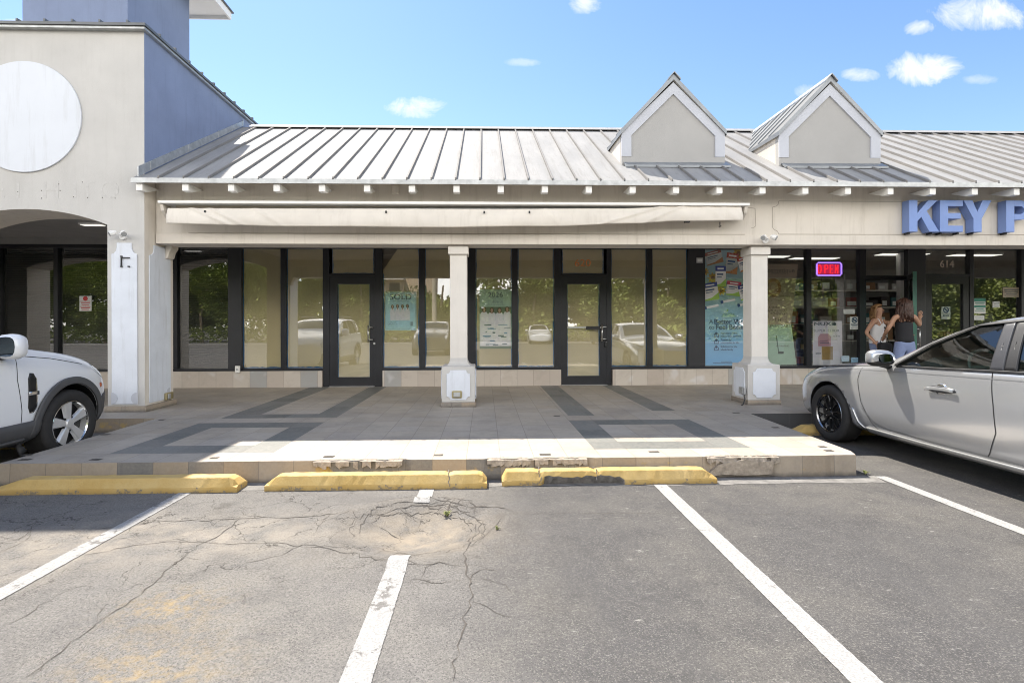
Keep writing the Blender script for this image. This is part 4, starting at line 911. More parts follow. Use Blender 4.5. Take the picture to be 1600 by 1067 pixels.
for (px, py, w, h, a, b, f) in ((170, 95, .36, .27, .25, 1, 3), (325, 145, .26, .43, -.12, 1, 3), (228, 255, .22, .43, 0, 2, 4), (145, 385, .31, .36, .16, 2, 4), (338, 360, .30, .30, -.12, 7, 4), (420, 150, .2, .3, .3, 1, 3), (430, 390, .22, .32, .25, 2, 4), (560, 200, .3, .4, .1, 7, 4), (600, 380, .3, .36, -.2, 1, 3)):
    X, Z = bx(px, py)
    if X < x1 - .1: rbox(X, Z, w, h, a, b, f)
for (px, py) in ((155, 512), (297, 462), (440, 490)):
    X, Z = bx(px, py); mb.tube([(X - .13, PB - .006, Z - .03), (X + .13, PB - .006, Z + .02)], .028, 8, 0); mb.tube([(X - .16, PB - .006, Z - .036), (X - .125, PB - .006, Z - .03)], .034, 8, 8)
mb.build('product_picture', cols, t, fixn=False)
X, Z = bx(297, 577); text('acuista', X, Z, .085, PB - .002, flat('logo green', (.10, .26, .13)), t, 'logo', sx=1.1)
mb = MB(); rect(mb, X - .15, X + .17, Z - .055, Z - .045, PB - .002); disc(mb, X - .02, Z + .075, .016, .016, PB - .003, PB - .001, 10); mb.build('logo_mark', cols[4], t, fixn=False)
X, Z = bx(130, 645); text('A', X, Z, .13, PB - .002, NV, t, 'lettering', 'LEFT'); text('Better Way', X + .105, Z, .145, PB - .002, NV, t, 'lettering', 'LEFT', bold=.0035)
X, Z = bx(130, 692); text('to', X, Z, .13, PB - .002, NV, t, 'lettering', 'LEFT'); text('Feel Better', X + .14, Z, .145, PB - .002, NV, t, 'lettering', 'LEFT', bold=.0035)
for py, a, b2 in ((755, 'Ingredients from', 'nature-best sourced'), (812, 'Trusted by', 'pharmacists in 50+'), (870, 'Solutions for the', 'whole family')):
    X, Z = bx(230, py); text(a, X, Z + .03, .052, PB - .002, NV, t, 'lettering', 'LEFT', bold=.001); text(b2, X, Z - .03, .052, PB - .002, NV, t, 'lettering', 'LEFT', bold=.001)
    X, Z = bx(193, py); mb = MB(); rect(mb, X - .05, X + .05, Z - .05, Z - .035, PB - .002); rect(mb, X - .05, X - .035, Z - .035, Z + .02, PB - .002); rect(mb, X + .035, X + .05, Z - .035, Z + .02, PB - .002); disc(mb, X, Z + .025, .03, .03, PB - .003, PB - .002, 10); mb.build('icon', NV, t, fixn=False)
mb = MB(); rect(mb, x0 + .18, x0 + .62, zb + .055, zb + .064, PB - .002); rect(mb, x0 + .35, x0 + .58, zb + .08, zb + .089, PB - .002); mb.build('small_print', NV, t, fixn=False)
# tall tan and green skincare poster (leaning cut) in the next window
t = thing('poster', (6.15, GY + .1, .57), 'tall tan over green skincare poster with a round bloom and a tube', 'poster')
Y2 = GY + .10; zc = 1.42
mb = MB(); TL = [(5.75, 2.70), (6.62, 2.70)]
mb.prism([(5.75, zc), (6.47, zc), (6.62, 2.70), (5.75, 2.70)], 'y', Y2, Y2 + .004, 0); mb.prism([(5.75, .575), (6.58, .575), (6.47, zc - .001), (5.75, zc - .001)], 'y', Y2, Y2 + .004, 1)
mb.build('sheet', [flat('tan poster print', (.40, .31, .24), var=.1), flat('pale green poster print', (.33, .45, .36), var=.1)], t)
mb = MB()
def el(cx, cz, rx, rz, y, mi, n=24): mb.quad([(cx + rx * math.cos(2 * PI * i / n), y, cz + rz * math.sin(2 * PI * i / n)) for i in range(n)], mi)
X, Z = onY(1195 + 75 / 5.77, 395 + 315 / 5.77, Y2); el(X, Z, .17, .20, Y2 - .002, 0); el(X, Z, .11, .13, Y2 - .003, 1); el(X, Z, .05, .06, Y2 - .004, 2)
X, Z = onY(1195 + 140 / 5.77, 395 + 825 / 5.77, Y2); mb.quad([(X - .10, Y2 - .002, Z + .19), (X + .11, Y2 - .002, Z + .19), (X + .07, Y2 - .002, Z - .15), (X - .05, Y2 - .002, Z - .15)], 3); mb.quad([(X - .10, Y2 - .0025, Z + .19), (X - .075, Y2 - .0025, Z + .19), (X - .03, Y2 - .0025, Z - .15), (X - .05, Y2 - .0025, Z - .15)], 5); mb.quad([(X - .05, Y2 - .002, Z - .20), (X + .07, Y2 - .002, Z - .20), (X + .07, Y2 - .002, Z - .15), (X - .05, Y2 - .002, Z - .15)], 4)
mb.build('product_picture', [flat('bloom orange', (.36, .16, .09)), flat('bloom pink', (.48, .30, .22)), flat('bloom heart', (.6, .44, .34)), flat('tube green', (.36, .48, .42)), flat('tube cap', (.04, .06, .05)), flat('tube shade', (.07, .12, .10))], t, fixn=False)
TB = flat('brown poster lettering', (.13, .10, .085))
for px, py, s, sz in ((125, 160, 'Cosmetique', .14), (125, 185, 'AROMATIQUE', .05), (130, 395, 'DERMO COSMETICS', .05), (115, 495, 'A SKINCARE', .07), (115, 525, 'RITUAL THAT', .07), (125, 550, 'RENEWS IT', .07), (105, 605, '12 H', .10), (130, 662, 'SEVEN CARE', .085), (160, 840, 'HYDRATING', .05)):
    X, Z = onY(1195 + px / 5.77, 395 + py / 5.77, Y2); text(s, X, Z, sz, Y2 - .002, TB, t, 'lettering')
# NUXE standing poster
x0, x1 = onY(1195 + 425 / 5.77, 0, 10.58)[0], onY(1195 + 690 / 5.77, 0, 10.58)[0]; zt = onY(1290, 395 + 615 / 5.77, 10.58)[1]; zb = .57; Y3 = GY + .06
t = thing('poster', ((x0 + x1) / 2, Y3, zb), 'pale grey cosmetics poster with a pink bottle and a gold box below the neon sign', 'poster')
mb = MB(); mb.box(x0, x1, Y3, Y3 + .004, zb, zt); rect(mb, x0, x1, zb, zb + .16, Y3 - .001, 1); mb.build('sheet', [flat('pale lilac grey print', (.60, .57, .62), var=.06), flat('pale plinth print', (.60, .58, .61))], t)
def NX(px, py): return onY(1195 + px / 5.77, 395 + py / 5.77, 10.58)
X, Z = NX(550, 642); text('NUXE', X - .03, Z, .10, Y3 - .002, INK, t, 'headline', sx=1.7, bold=.002); X, Z = NX(628, 642)
mb = MB(); disc(mb, X, Z, .035, .035, Y3 - .0025, Y3 - .0015, 16); mb.build('logo', INK, t)
X, Z = NX(555, 702); text('SUPER  ELIXIR', X, Z, .075, Y3 - .002, INK, t, 'lettering', sx=1.2); X, Z = NX(645, 752); text('10 30 50', X, Z, .045, Y3 - .002, INK, t, 'lettering')
mb = MB(); X, Z = NX(538, 790); mb.quad([(X - .14, Y3 - .002, Z - .12), (X + .14, Y3 - .002, Z - .12), (X + .14, Y3 - .002, Z + .07), (X + .09, Y3 - .002, Z + .14), (X - .09, Y3 - .002, Z + .14), (X - .14, Y3 - .002, Z + .07)], 0); rect(mb, X - .035, X + .035, Z + .14, Z + .27, Y3 - .002, 1); rect(mb, X - .10, X + .10, Z - .06, Z - .05, Y3 - .003, 3); rect(mb, X - .10, X + .06, Z - .02, Z - .012, Y3 - .003, 3)
X, Z = NX(562, 905); rect(mb, X - .12, X + .12, Z - .14, Z + .14, Y3 - .003, 2); rect(mb, X + .06, X + .12, Z - .14, Z + .14, Y3 - .0035, 4)
X, Z = NX(483, 907); rect(mb, X - .06, X + .06, Z - .01, Z + .01, Y3 - .002, 3)
mb.build('product_picture', [flat('pink bottle print', (.46, .27, .31)), flat('bottle neck print', (.7, .62, .6)), flat('gold box print', (.34, .22, .06), var=.2), INK, flat('gold shade print', (.24, .15, .035))], t, fixn=False)

# ---------------------------------------------------------------- neon open sign
X0, Z1 = onY(1282, 409.5, 10.45); X1, Z0 = onY(1321, 429.5, 10.45); YN = GY + .05
t = thing('neon_sign', ((X0 + X1) / 2, YN, Z0), 'glowing red OPEN neon sign in a violet border inside the pharmacy window', 'neon sign')
mb = MB(); mb.box(X0 - .01, X1 + .01, YN + .02, YN + .04, Z0 - .01, Z1 + .01); mb.build('back_panel', mat('dark red acrylic', (.10, .008, .02), .3, var=0), t)
NR = emis('red neon tube', (1, .02, .025), .55); NVi = emis('violet neon tube', (.36, .18, 1.0), .75)
mb = MB(); c = .03; L = [(X0 + c, Z0), (X1 - c, Z0), (X1, Z0 + c), (X1, Z1 - c), (X1 - c, Z1), (X0 + c, Z1), (X0, Z1 - c), (X0, Z0 + c), (X0 + c, Z0)]
mb.tube([(a, YN, b) for a, b in L], .015, 8, cap=False); mb.build('border_tube', NVi, t, smooth=True)
w = (X1 - X0 - .10) / 4; zl, zh = Z0 + .045, Z1 - .045; mb = MB()
def tb(pts, off=0): mb.tube([(a, YN + .005 + off, b) for a, b in pts], .0125, 6)
for dx in (0,):
    a = X0 + .05; m2 = (zl + zh) / 2
    tb([(a + .5 * w - .06 + .42 * w * math.cos(t2) * .8 + .02, m2 + (zh - zl) / 2 * math.sin(t2)) for t2 in [2 * PI * i / 16 for i in range(17)]])
    a += w; tb([(a + .02, zl), (a + .02, zh), (a + w * .6, zh), (a + w * .78, zh - .03), (a + w * .78, m2 + .02), (a + w * .6, m2), (a + .02, m2)])
    a += w; tb([(a + w * .8, zl), (a + .03, zl), (a + .03, zh), (a + w * .8, zh)]); tb([(a + .03, m2), (a + w * .7, m2)])
    a += w; tb([(a + .03, zl), (a + .03, zh), (a + w * .78, zl), (a + w * .78, zh)])
mb.build('letter_tube', NR, t, smooth=True)
mb = MB(); rect(mb, X0 + .03, X1 - .03, Z0 + .03, Z1 - .03, YN + .018); mb.build('glow_panel', emis('lit red panel', (1, .02, .12), .22), t, fixn=False)

# ---------------------------------------------------------------- notices and small fixtures
GRN = flat('green notice ink', (.04, .22, .16)); RED = flat('red notice ink', (.45, .04, .04))
def notice(px0, py0, px1, py1, label, Y=GY - .008, col=None, kind='lines', ink=None, wr=None):
    x0, zt = onY(px0, py0, Y); x1, zb = onY(px1, py1, Y); t = thing('notice', ((x0 + x1) / 2, Y, zb), label, 'notice')
    mb = MB(); mb.box(x0, x1, Y, Y + .003, zb, zt); mb.build('sheet', col or M['white2'], t)
    w, h = x1 - x0, zt - zb; ink = ink or INK; mb = MB()
    if kind == 'nosmoke':
        cx, cz, R = (x0 + x1) / 2, zt - h * .27, min(w * .34, h * .2)
        mb.tube([(cx + R * math.cos(a), Y - .002, cz + R * math.sin(a)) for a in [2 * PI * i / 18 for i in range(19)]], .012, 5); mb.tube([(cx - R * .7, Y - .002, cz + R * .7), (cx + R * .7, Y - .002, cz - R * .7)], .011, 5); rect(mb, cx - R * .6, cx + R * .6, cz - .015, cz + .015, Y - .003)
        zs = [.55, .65, .75, .86]
    elif kind == 'disc':
        disc(mb, (x0 + x1) / 2, zt - h * .17, w * .2, w * .2, Y - .002, Y - .001, 16); zs = [.36, .47, .58, .70, .80, .9]
    elif kind == 'band': rect(mb, x0, x1, zt - h * .22, zt, Y - .001); rect(mb, x0, x1, zb + h * .40, zb + h * .52, Y - .001); zs = [.3, .4, .7, .8]
    else: zs = [.25, .45, .65, .82]
    for i, z in enumerate(zs): q = (.08 + .1 * ((i * 7) % 3) / 2) * w; rect(mb, x0 + q, x1 - q, zt - h * z - h * .025, zt - h * z + h * .018, Y - .001)
    mb.build('print', ink, t, fixn=False); return t
notice(124, 462.5, 143, 486, 'white notice with a red dot on the dark window behind the white vehicle', kind='disc', ink=RED)
notice(1328, 495, 1342.2, 514.5, 'white no smoking notice on the window beside the open doorway', kind='nosmoke')
notice(1318, 483, 1335.5, 490.5, 'narrow white sticker above the no smoking notice')
notice(1471, 479, 1485, 498.5, 'white no smoking notice on the closed pharmacy door glass', kind='nosmoke')
notice(1522, 466, 1540, 490, 'white notice with green bands on the far window', kind='band', ink=GRN)
notice(1522, 493, 1538, 500, 'small white card under the green banded notice')
notice(1551, 471, 1562, 480.5, 'small pale card to the right of the green banded notice')
notice(1567, 449, 1594, 464.5, 'wide tan picture card high on the far window', col=flat('tan card', (.40, .34, .26), var=.2))
notice(1315, 556, 1327, 565, 'pale blue card at the foot of the window below the notices', col=flat('pale blue card', (.36, .46, .55)))
notice(1330, 558.5, 1342, 567, 'blue card in the window corner by the sedan bonnet', col=flat('mid blue card', (.2, .33, .46)))
def fixture(name, px, py, Y, label, cat): X, Z = onY(px, py, Y); return thing(name, (X, Y, Z), label, cat), X, Z
def floodlight(px, py, Y, label, lean):
    t, X, Z = fixture('flood_light', px, py, Y, label, 'flood light')
    mb = MB(); disc(mb, X, Z - .02, .045, .045, Y - .03, Y - .001, 16); mb.tube([(X, Y - .03, Z - .02), (X, Y - .07, Z + .01)], .014, 8); mb.build('base_plate', M['white'], t)
    for s in (-1, 1):
        a = Vector((X + s * .045, Y - .08, Z + .035)); d = Vector((s * .5, -.5, -.35)).normalized()
        mb = MB(); mb.tube([a, a + d * .03, a + d * .09], [.02, .035, .042], 12); mb.build('lamp_head', M['white'], t, smooth=False)
        mb = MB(); mb.tube([a + d * .0905, a + d * .093], [.036, .036], 12); mb.build('lens', M['galv'], t)
floodlight(193, 368, BY, 'white twin flood light on the pale pier above the painted panel', 0)
floodlight(1195, 374, 7.735, 'white twin flood light on the fascia over the column by the sedan', 0)
t, X, Z = fixture('sign_bracket', 196, 408, BY - .018, 'dark empty bracket frame on the white pier panel', 'bracket'); Y = BY - .03
mb = MB(); mb.box(X - .055, X + .065, Y - .01, Y + .012, Z + .04, Z + .052); mb.box(X - .055, X - .045, Y - .01, Y + .012, Z - .07, Z + .04); 
for dx, dz in ((-.05, -.08), (.055, -.08), (-.05, .065)): mb.box(X + dx - .012, X + dx + .012, Y - .01, Y + .012, Z + dz - .009, Z + dz + .009)
mb.build('bracket_frame', M['black'], t)
t, X, Z = fixture('junction_box', 618, 297, 7.75, 'small tan junction box on the fascia between two rafter tails', 'junction box')
mb = MB(); mb.box(X - .05, X + .05, 7.70, 7.749, Z - .07, Z + .07); mb.build('box_body', M['cloth'], t, bevel=.008); mb = MB(); mb.box(X - .04, X + .04, 7.694, 7.6995, Z - .055, Z + .055); mb.build('cover', M['stucco'], t, bevel=.003)
def outlet(px, py, Y, label, m, kind='y', X=None):
    if kind == 'y': X, Z = onY(px, py, Y); b = (X - .075, X + .075, Y - .03, Y - .0005, Z - .055, Z + .055); c = (X - .05, X + .05, Y - .045, Y - .0305, Z - .035, Z + .035)
    else:
        d = _ray(px, py); k = X / d.x; Y = d.y * k; Z = CAMH + d.z * k; s = kind
        b = (X, X + s * .04, Y - .09, Y + .09, Z - .055, Z + .055) if s > 0 else (X - .04, X, Y - .09, Y + .09, Z - .055, Z + .055); c = (X + .0405, X + .055, Y - .07, Y - .01, Z - .04, Z + .04) if s > 0 else (X - .055, X - .0405, Y - .07, Y - .01, Z - .04, Z + .04)
    t = thing('outlet_box', (X, Y, Z), label, 'outlet'); mb = MB(); mb.box(*b); mb.build('box_body', m, t, bevel=.012); mb = MB(); mb.box(*c); mb.build('cover', M['galv'], t, bevel=.006)
outlet(714, 616, 7.703, 'brass outlet box on the middle column plinth panel', M['brass'])
outlet(262, 618.5, 0, 'brass and steel outlet box low on the inner face of the pier', M['brass'], 1, -4.862)
outlet(1162, 610, 0, 'steel outlet box with a dangling cable on the plinth by the sedan', M['galv'], -1, 4.011)
mb = MB(); mb.tube([(3.97, 7.80, .44), (3.985, 7.76, .36), (3.98, 7.72, .28), (3.93, 7.68, .205), (3.90, 7.66, .20)], .009, 6); cbl = mb.build('cable', M['black'], [o for o in COL.objects if o.name.startswith('outlet_box')][-1] if False else None); tag(cbl, 'short black cable hanging from the steel outlet box to the paving', 'cable')
t, X, Z = fixture('doorbell_plate', 1093, 407, 10.46, 'small grey plate high on the dark panel beside the blue poster', 'plate'); mb = MB(); mb.box(X - .07, X + .07, 10.445, 10.4595, Z - .055, Z + .055); mb.build('plate', M['galv'], t, bevel=.008); mb = MB(); rect(mb, X - .05, X + .05, Z - .03, Z + .03, 10.4445); mb.build('face', M['white2'], t, fixn=False)
t, X, Z = fixture('alarm_box', 372, 577, 10.40, 'small pale switch box at the foot of the dark post by the blinds', 'switch box'); mb = MB(); mb.box(X - .045, X + .045, 10.36, 10.40, Z - .07, Z + .07); mb.build('box_body', M['white'], t, bevel=.006); mb = MB(); mb.box(X - .02, X + .02, 10.355, 10.3595, Z - .02, Z + .02); mb.build('button', M['galv'], t)

# ---------------------------------------------------------------- things inside the pharmacy
sh = thing('shelf_unit', (8.8, 12.6, WZ), 'tall stock shelving loaded with cartons seen through the open doorway', 'shelf')
mb = MB()
for z in (.55, 1.0, 1.42, 1.84, 2.26): mb.box(7.6, 10.6, 12.6, 13.1, z, z + .03)
mb.build('shelf', M['white_grey'], sh)
mb = MB()
for x in (7.6, 9.05, 10.57): mb.box(x, x + .03, 12.62, 13.08, WZ, 2.7)
mb.build('upright', M['galv'], sh)
bc = [mat('kraft carton', (.26, .15, .08), .9), mat('dark carton', (.06, .05, .05), .8), mat('white carton', (.5, .48, .46), .8), mat('teal carton', (.05, .14, .15), .7), mat('red carton', (.28, .06, .05), .8), mat('tan carton', (.34, .25, .15), .9)]
labs = {}
r = random.Random(12); cn = 0
descr = ['brown kraft', 'dark', 'white', 'teal', 'red', 'tan']; rows = ['second', 'third', 'fourth', 'fifth']
for ri, z in enumerate((1.0, 1.42, 1.84, 2.26)):
    x = 7.66; seq = 0
    while x < 10.3:
        w = r.uniform(.22, .48); h = r.uniform(.16, .33); ci = r.randrange(6)
        if x < 9.03 < x + w: x = 9.10; continue
        seq += 1
        key = (ci, ri); labs[key] = labs.get(key, 0) + 1
        t = thing('carton', (x + w / 2, 12.85, z + .03), f'{descr[ci]} carton on the {rows[ri]} shelf of the stock shelving', 'carton', f'{descr[ci]} cartons on the {rows[ri]} shelf')
        mb = MB(); mb.box(x, x + w - .02, 12.63, 13.05, z + .031, z + .03 + h); mb.build('box_body', bc[ci], t, bevel=.006); mb = MB(); rect(mb, x + .03, x + w * .6, z + .06, z + .03 + h * .6, 12.6285); mb.build('box_label', M['white2'], t, fixn=False)
        x += w + r.uniform(.01, .08)
wpost = thing('post', (8.83, 11.3, WZ), 'white square post inside the open doorway', 'post'); mb = MB(); mb.box(9.40, 9.52, 11.3, 11.42, WZ + .06, 3.05); mb.build('shaft', M['white'], wpost); mb = MB(); mb.box(9.38, 9.54, 11.28, 11.44, WZ, WZ + .0595); mb.build('foot', M['white'], wpost)
for (x, y, hh, lb, sd) in ((6.9, 11.0, .7, 'low dark display stand behind the cosmetics poster', 3), (7.45, 11.5, 1.15, 'taller display stand of dim packets behind the window notices', 5), (6.75, 12.3, 1.5, 'tall display stand of pale packets behind the tan poster', 6), (10.9, 11.6, 1.2, 'display stand behind the far window notices', 8), (12.2, 11.8, 1.4, 'tall display stand at the far end of the shop', 9)):
    t = thing('display_stand', (x, y, WZ), lb, 'display stand'); mb = MB(); mb.box(x - .22, x + .22, y, y + .35, WZ, WZ + .08)
    n = int(hh / .28)
    for i in range(n + 1): mb.box(x - .22, x + .22, y, y + .35, WZ + .08 + i * .28, WZ + .10 + i * .28)
    mb.box(x - .22, x + .22, y + .35, y + .37, WZ, WZ + hh + .1); mb.build('rack', M['frame2'], t)
    mb = MB(); rr2 = random.Random(sd)
    for i in range(n):
        for j in range(5): h2 = rr2.uniform(.10, .2); mb.box(x - .20 + j * .08, x - .135 + j * .08, y + .03, y + .2, WZ + .1005 + i * .28, WZ + .1 + i * .28 + h2, rr2.randrange(6))
    tag(mb.build('packets', bc, t), kind=None)

# ---------------------------------------------------------------- people
def skin(name, V, E, m, parent, root=0, sub=2):
    off = Vector(parent['_o']); me = bpy.data.meshes.new(name); me.from_pydata([tuple(Vector(v[:3]) - off) for v in V], E, []); o = bpy.data.objects.new(name, me); COL.objects.link(o)
    o.modifiers.new('skin', 'SKIN'); s2 = o.modifiers.new('sub', 'SUBSURF'); s2.levels = sub; s2.render_levels = sub
    for i, v in enumerate(V): q = me.skin_vertices[0].data[i]; q.radius = (v[3], v[4] if len(v) > 4 else v[3]); q.use_root = (i == root)
    bpy.context.view_layer.update()
    ev = bpy.data.meshes.new_from_object(o.evaluated_get(bpy.context.evaluated_depsgraph_get())); bpy.data.objects.remove(o)
    ev.materials.clear(); ev.materials.append(m)
    for p in ev.polygons: p.use_smooth = True
    q = bpy.data.objects.new(name, ev); COL.objects.link(q); q.parent = parent; q['_o'] = tuple(off); return q
def person(cx, cy, H, yaw, label, armL, armR, top, hair, longhair, fingers=True, headyaw=0.0):
    """armL/armR: world elbow, wrist, hand-tip positions; local frame: +y is where the chest faces"""
    k = H / 1.65; t = thing('person', (cx, cy, WZ), label, 'person'); c, s = math.cos(yaw), math.sin(yaw)
    def P(x, y, z): return (cx + (x * c - y * s) * k, cy + (x * s + y * c) * k, WZ + z * k)
    V = []; E = []
    def add(p, r, par=None):
        V.append((*p, r * k) if not isinstance(r, tuple) else (*p, r[0] * k, r[1] * k)); i = len(V) - 1
        if par is not None: E.append((par, i))
        return i
    pel = add(P(0, 0, .90), (.135, .105)); wa = add(P(0, .01, 1.04), (.108, .085), pel); ch = add(P(0, .015, 1.22), (.130, .095), wa); uc = add(P(0, 0, 1.33), (.095, .075), ch); nk = add(P(0, .01, 1.42), .045, uc)
    hb = add(P(.0, .03, 1.50), (.062, .07), nk); hm = add(P(0, .025, 1.56), (.072, .085), hb); ht = add(P(0, .015, 1.615), (.055, .065), hm)
    for sd in (-1, 1):
        hp = add(P(sd * .085, 0, .84), .092, pel); kn = add(P(sd * .095, .02, .47), .055, hp); an = add(P(sd * .095, -.02, .075), .036, kn); add(P(sd * .10, .09, .035), .034, an)
        shd = add(P(sd * .155, -.005, 1.345), .050, uc); el, wr, tip = (armL, armR)[sd > 0]
        e = add(el, .037, shd); w = add(wr, .025, e)
        wv, tv = Vector(wr), Vector(tip); d = (tv - wv).normalized(); side = d.cross(Vector((0, 1, 0.2))).normalized()
        pm = add(tuple(wv + d * .05 * k), (.030, .016), w)
        kk = add(tuple(wv + d * .085 * k), (.030, .013), pm)
        for fi, (o, l) in enumerate(((-.030, .068), (-.010, .078), (.011, .074), (.030, .058))):
            b = wv + d * .095 * k + side * o * k; bend = Vector((0, -.010, -.006)) * k
            f1 = add(tuple(b), .0085, kk); f2 = add(tuple(b + d * l * .5 * k + side * o * .12), .0078, f1); add(tuple(b + d * l * k + bend + side * o * .2), .0065, f2)
        th = add(tuple(wv + d * .055 * k - side * .036 * k), .0095, pm); add(tuple(wv + d * .085 * k - side * .058 * k), .0078, th)
    body = skin('body', V, E, M['skin'], t)
    # face
    mb = MB(); hc = Vector(P(0, .025, 1.555)); hy = yaw + headyaw; fx = Vector((math.cos(hy), math.sin(hy), 0)); fy = Vector((-math.sin(hy), math.cos(hy), 0))
    for sd in (-1, 1):
        e = hc + fx * (.028 * sd * k) + fy * .079 * k + Vector((0, 0, .012 * k)); mb.tube([e, e + fy * .008], [.009, .006], 8, 0)
        b = e + Vector((0, 0, .018 * k)) + fy * .002; mb.tube([b - fx * .015, b + fx * .015], .004, 5, 0)
        er = hc + fx * (.072 * sd * k) + fy * .0 - Vector((0, 0, .005)); mb.tube([er - Vector((0, 0, .022)), er, er + Vector((0, 0, .022))], [.006, .011, .009], 6, 1)
    n = hc + fy * .078 * k; mb.tube([n + Vector((0, 0, .012)), n + fy * .012 - Vector((0, 0, .018)), n - Vector((0, 0, .028))], [.006, .013, .008], 6, 1)
    lp = hc + fy * .074 * k - Vector((0, 0, .050 * k)); mb.tube([lp - fx * .022, lp + fy * .008, lp + fx * .022], [.003, .007, .003], 6, 2)
    mb.build('face', [M['black'], M['skin'], mat('lips', (.42, .12, .11), .4, var=0)], t, smooth=True)
    # hair: a cap of many strands
    mb = MB(); r = random.Random(int(cx * 100)); hcz = hc + Vector((0, 0, .018 * k))
    for i in range(330):
        a = r.uniform(0, 2 * PI); f = math.cos(a)     # f = 1 towards the face
        el0 = r.uniform(.15, 1.5)
        if f > .15 and el0 < .95: el0 = r.uniform(1.0, 1.5)
        d0 = fx * math.sin(a) * math.cos(el0) * .080 * k + fy * (math.cos(a) * math.cos(el0) * .094 - .005) * k + Vector((0, 0, math.sin(el0) * .095 * k)); p = hcz + d0; pts = [hcz + d0 * .9 + Vector((0, 0, .02 * k)), p]
        o = Vector((d0.x, d0.y, 0)); o = o.normalized() if o.length > 1e-4 else fx
        if f > -.1: o = (fx * (1 if math.sin(a) > 0 else -1) - fy * r.uniform(.05, .5)).normalized()
        L = longhair * k * r.uniform(.75, 1.1); wv = r.uniform(0, 6); q = Vector((d0.x, d0.y, 0)); qn = q.length
        for j in range(1, 6):
            u = j / 5; rad = max(qn, .085 * k) + (.02 + .03 * u) * k + .012 * math.sin(wv + u * 8)
            base = o * rad; pts.append(hcz + Vector((base.x, base.y, d0.z - (d0.z + L * .9) * u ** 1.1)))
        mb.tube(pts, [.009, .011, .011, .011, .010, .008, .003], 5, 0)
    mb.build('hair', hair, t, smooth=True)
    tops, bott = top
    def Wv(p, rr): return (*p, rr[0] * k, rr[1] * k)
    cl = [Wv(P(0, 0, .85), (.165, .140)), Wv(P(0, 0, .95), (.160, .132)), Wv(P(0, .01, 1.05), (.138, .118)), Wv(P(0, .02, 1.20), (.156, .124)), Wv(P(0, .015, 1.31), (.138, .108))]
    skin('top', cl, [(0, 1), (1, 2), (2, 3), (3, 4)], tops, t)
    jn = [Wv(P(0, 0, .97), (.130, .106)), Wv(P(0, 0, .90), (.148, .118))]; je = [(0, 1)]
    for sd in (-1, 1):
        i = len(jn); jn += [Wv(P(sd * .088, 0, .80), (.102, .100)), Wv(P(sd * .097, .02, .47), (.070, .070)), Wv(P(sd * .097, -.015, .13), (.062, .064))]; je += [(1, i), (i, i + 1), (i + 1, i + 2)]
    skin('trousers', jn, je, bott, t, 1)
    mb = MB()
    for sd in (-1, 1): a, b2 = Vector(P(sd * .097, -.03, .02)), Vector(P(sd * .10, .13, .016)); mb.tube([a, a.lerp(b2, .5), b2], [.035, .038, .028], 8)
    mb.build('shoes', M['white'], t, smooth=True)
    return t, P
w1x, w1y = 7.60, 9.70
t1, P1 = person(w1x, w1y, 1.60, math.radians(205), 'person in a white strappy top with wavy dark blond hair, facing out of the doorway', (7.68, 9.55, 1.42), (7.06, 9.66, 1.30), (M['clothwhite'], M['denim']), M['hairblond'], .20, headyaw=math.radians(35)) if False else person(w1x, w1y, 1.60, math.radians(215), 'person in a white strappy top with wavy dark blond hair, facing out of the doorway',
    ((7.84, 9.45, 1.38), (7.84, 9.27, 1.30), (7.83, 9.19, 1.26)), ((7.32, 9.62, 1.26), (7.40, 9.47, 1.06), (7.46, 9.42, .98)), (M['clothwhite'], M['denim']), M['hairblond'], .22, headyaw=math.radians(0))
mb = MB()
for sd in (-1, 1):
    a, b, c = Vector(P1(sd * .075, .09, 1.28)), Vector(P1(sd * .085, .055, 1.37)), Vector(P1(sd * .085, -.02, 1.40)); mb.tube([a, b, c], .008, 5)
mb.build('strap', M['clothwhite'], t1)
a = Vector(P1(0.0, .125, 1.20)); mb = MB()
for dz in (0, -.055): mb.tube([a + Vector((-.02, -.01, dz)), a + Vector((.02, -.01, dz))], .018, 8)
mb.tube([a + Vector((0, -.012, .04)), a + Vector((0, -.012, -.08))], .005, 5); sgl = mb.build('sunglasses', M['black']); tag(sgl, 'dark sunglasses hooked on the front of the white top', 'sunglasses')
w2x, w2y = 7.60, 9.05
t2, P2 = person(w2x, w2y, 1.68, math.radians(-8), 'person with long dark brown hair in a black strapless top, seen from behind', ((7.34, 9.12, 1.32), (7.43, 9.32, 1.20), (7.48, 9.38, 1.16)), ((7.94, 9.12, 1.40), (8.10, 9.30, 1.52), (8.15, 9.34, 1.66)), (M['clothblack'], M['denim']), M['hairbrown'], .34)
bag = thing('handbag', (7.47, 9.35, .86), 'black handbag held between the two people in the doorway', 'handbag')
mb = MB(); mb.box(7.36, 7.58, 9.30, 9.41, .86, 1.08); mb.build('bag_body', M['clothblack'], bag, bevel=.03); mb = MB(); mb.tube([(7.39, 9.355, 1.07), (7.41, 9.355, 1.17), (7.47, 9.37, 1.20), (7.53, 9.355, 1.17), (7.55, 9.355, 1.07)], .008, 6); mb.build('bag_strap', M['clothblack'], bag)
